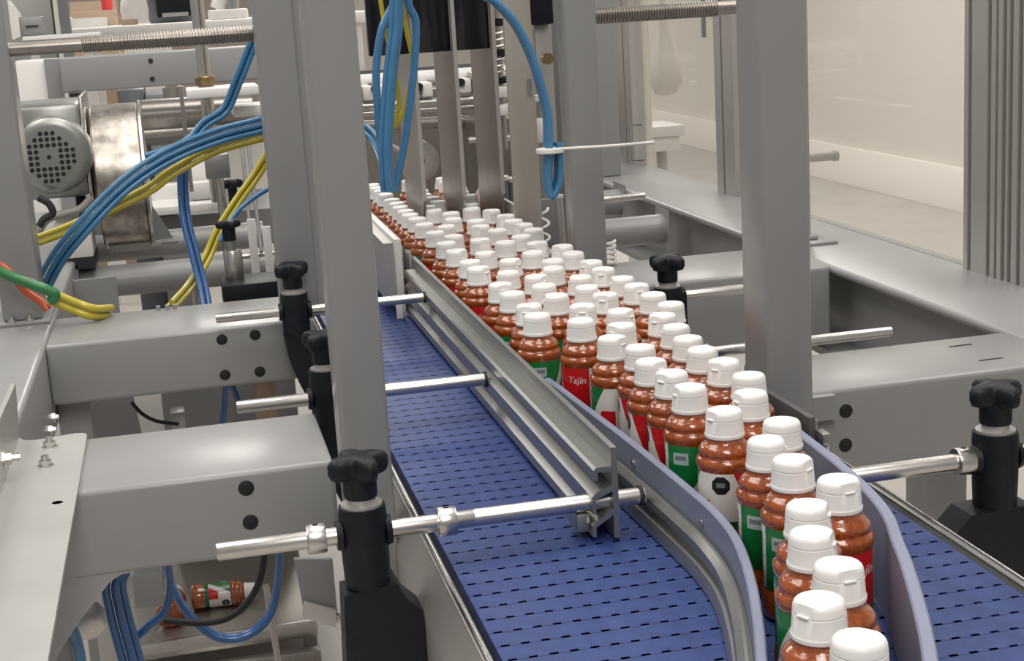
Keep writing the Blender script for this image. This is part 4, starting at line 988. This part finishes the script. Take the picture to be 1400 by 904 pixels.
# ---------------------------------------------------------------- below the left beam
t = thing('base_frame', 'low stainless base frame near the floor under the left beams', 'frame', (.05, 3.3, FZ))
obj('ledge', bx(-.30, .20, 3.26, 3.80, LEDGE - .012, LEDGE, bev=.003), STAIN, t)
obj('front_lip', bx(-.30, .20, 3.245, 3.26, LEDGE - .035, LEDGE + .004, bev=.003), STEEL, t)
obj('lower_rail', bx(-.30, .20, 3.20, 3.23, LEDGE - .085, LEDGE - .05, bev=.003), STAIN, t)
for fx in (-.24, .17): obj('foot', bx(fx, fx + .03, 3.30, 3.34, FZ, LEDGE - .012), STAIN, t)
solo('stainless_panel', bx((-0.105, 3.650, -0.801)[0], (0.211, 3.650, -0.848)[0], 3.76, 3.78, LEDGE, -.15), STAIN, 'dull stainless panel behind the fallen bottle', 'panel')
solo('grey_duct', bx((-0.176, 2.900, -0.521)[0], (-0.117, 2.900, -0.530)[0], 2.9, 3.05, (-0.153, 2.900, -0.574)[2], (-0.146, 2.900, -0.502)[2], bev=.004), GREY, 'grey square duct end seen between the blue hoses under the beam', 'duct')
solo('support_column', bx((-0.201, 2.300, -0.347)[0], (-0.155, 2.300, -0.354)[0], 2.3, 2.36, FZ, (-0.168, 2.300, -0.254)[2], bev=.004), ALUL, 'pale grey support column behind the gusset under the left beam', 'column')
solo('round_flange', lathe(new(), [(.028, -.006), (.028, .006), (.012, .01)], (-0.195, 2.100, -0.263), (.5, -1, .3), 24), STEEL, 'small round steel flange beside the gusset', 'flange')
t = thing('hanging_bracket', 'dark folded bracket with pale foot hanging below the thick rod', 'bracket', ((0.100, 1.620, -0.086)[0], 1.62, (0.097, 1.620, -0.113)[2]))
q0 = (0.081, 1.620, -0.035); q1 = (0.124, 1.620, -0.041); q2 = (0.124, 1.620, -0.113); q3 = (0.086, 1.620, -0.093)
obj('plate', prism(new(), [(q0[0], q0[2]), (q1[0], q1[2]), (q2[0], q2[2]), (q3[0], q3[2])], 'xz', 1.62, 1.626), GREY2, t)
r0 = (0.087, 1.615, -0.084); r1 = (0.122, 1.615, -0.100); r2 = (0.120, 1.615, -0.120); r3 = (0.084, 1.615, -0.102)
obj('foot', prism(new(), [(r0[0], r0[2]), (r1[0], r1[2]), (r2[0], r2[2]), (r3[0], r3[2])], 'xz', 1.61, 1.616), ALUL, t)
solo('thin_stay', cy((0.061, 2.100, -0.248), (0.068, 2.100, -0.382), .005, seg=10), STAIN, 'thin slanting stay rod beside the looping blue hose', 'rod')
solo('thin_stay', cy((0.123, 1.620, -0.108), (0.134, 1.620, -0.177), .004, seg=10), STEEL, 'thin slanting stay rod left of the large clamp base', 'rod')
solo('white_wedge', prism(new(), [((-0.130, 2.900, -0.138)[0], (-0.130, 2.900, -0.138)[2]), ((-0.079, 2.900, -0.140)[0], (-0.079, 2.900, -0.140)[2]), ((-0.080, 2.900, -0.231)[0], (-0.080, 2.900, -0.231)[2]), ((-0.121, 2.900, -0.231)[0], (-0.121, 2.900, -0.231)[2])], 'xz', 2.9, 2.96), WHITEM, 'white tapered block in the gap under the four-plug beam', 'block')
solo('small_valve', bx((-0.064, 2.850, -0.176)[0], (-0.036, 2.850, -0.179)[0], 2.85, 2.90, (-0.054, 2.850, -0.215)[2], (-0.050, 2.850, -0.169)[2], bev=.003), ALU, 'small grey valve block at the end of the thin black cable', 'valve')
solo('gap_pipe', cy(((0.113, 2.750, -0.128)[0], 2.75, -.22), ((0.113, 2.750, -0.128)[0], 2.75, -.06), .02, seg=16), CARD, 'brownish vertical pipe in the gap under the four-plug beam', 'pipe')
solo('grey_underpan', bx(-.24, .19, 3.05, 3.10, -.42, -.10, bev=.004), GREY2, 'dull grey machine pan under the round frame tubes', 'panel')
solo('inner_leg', bx(-.245, -.19, 2.60, 2.66, FZ, BB, bev=.005), GREY, 'grey leg under the left end of the four-plug beam', 'leg')
solo('inner_leg', bx(-.245, -.19, 1.80, 1.86, FZ, BB, bev=.005), GREY, 'grey leg under the left end of the gusseted beam', 'leg')
solo('outer_leg', bx(1.22, 1.30, 2.3, 2.38, FZ, BB - .06, bev=.005), GREY, 'grey leg under the long right frame beam', 'leg')
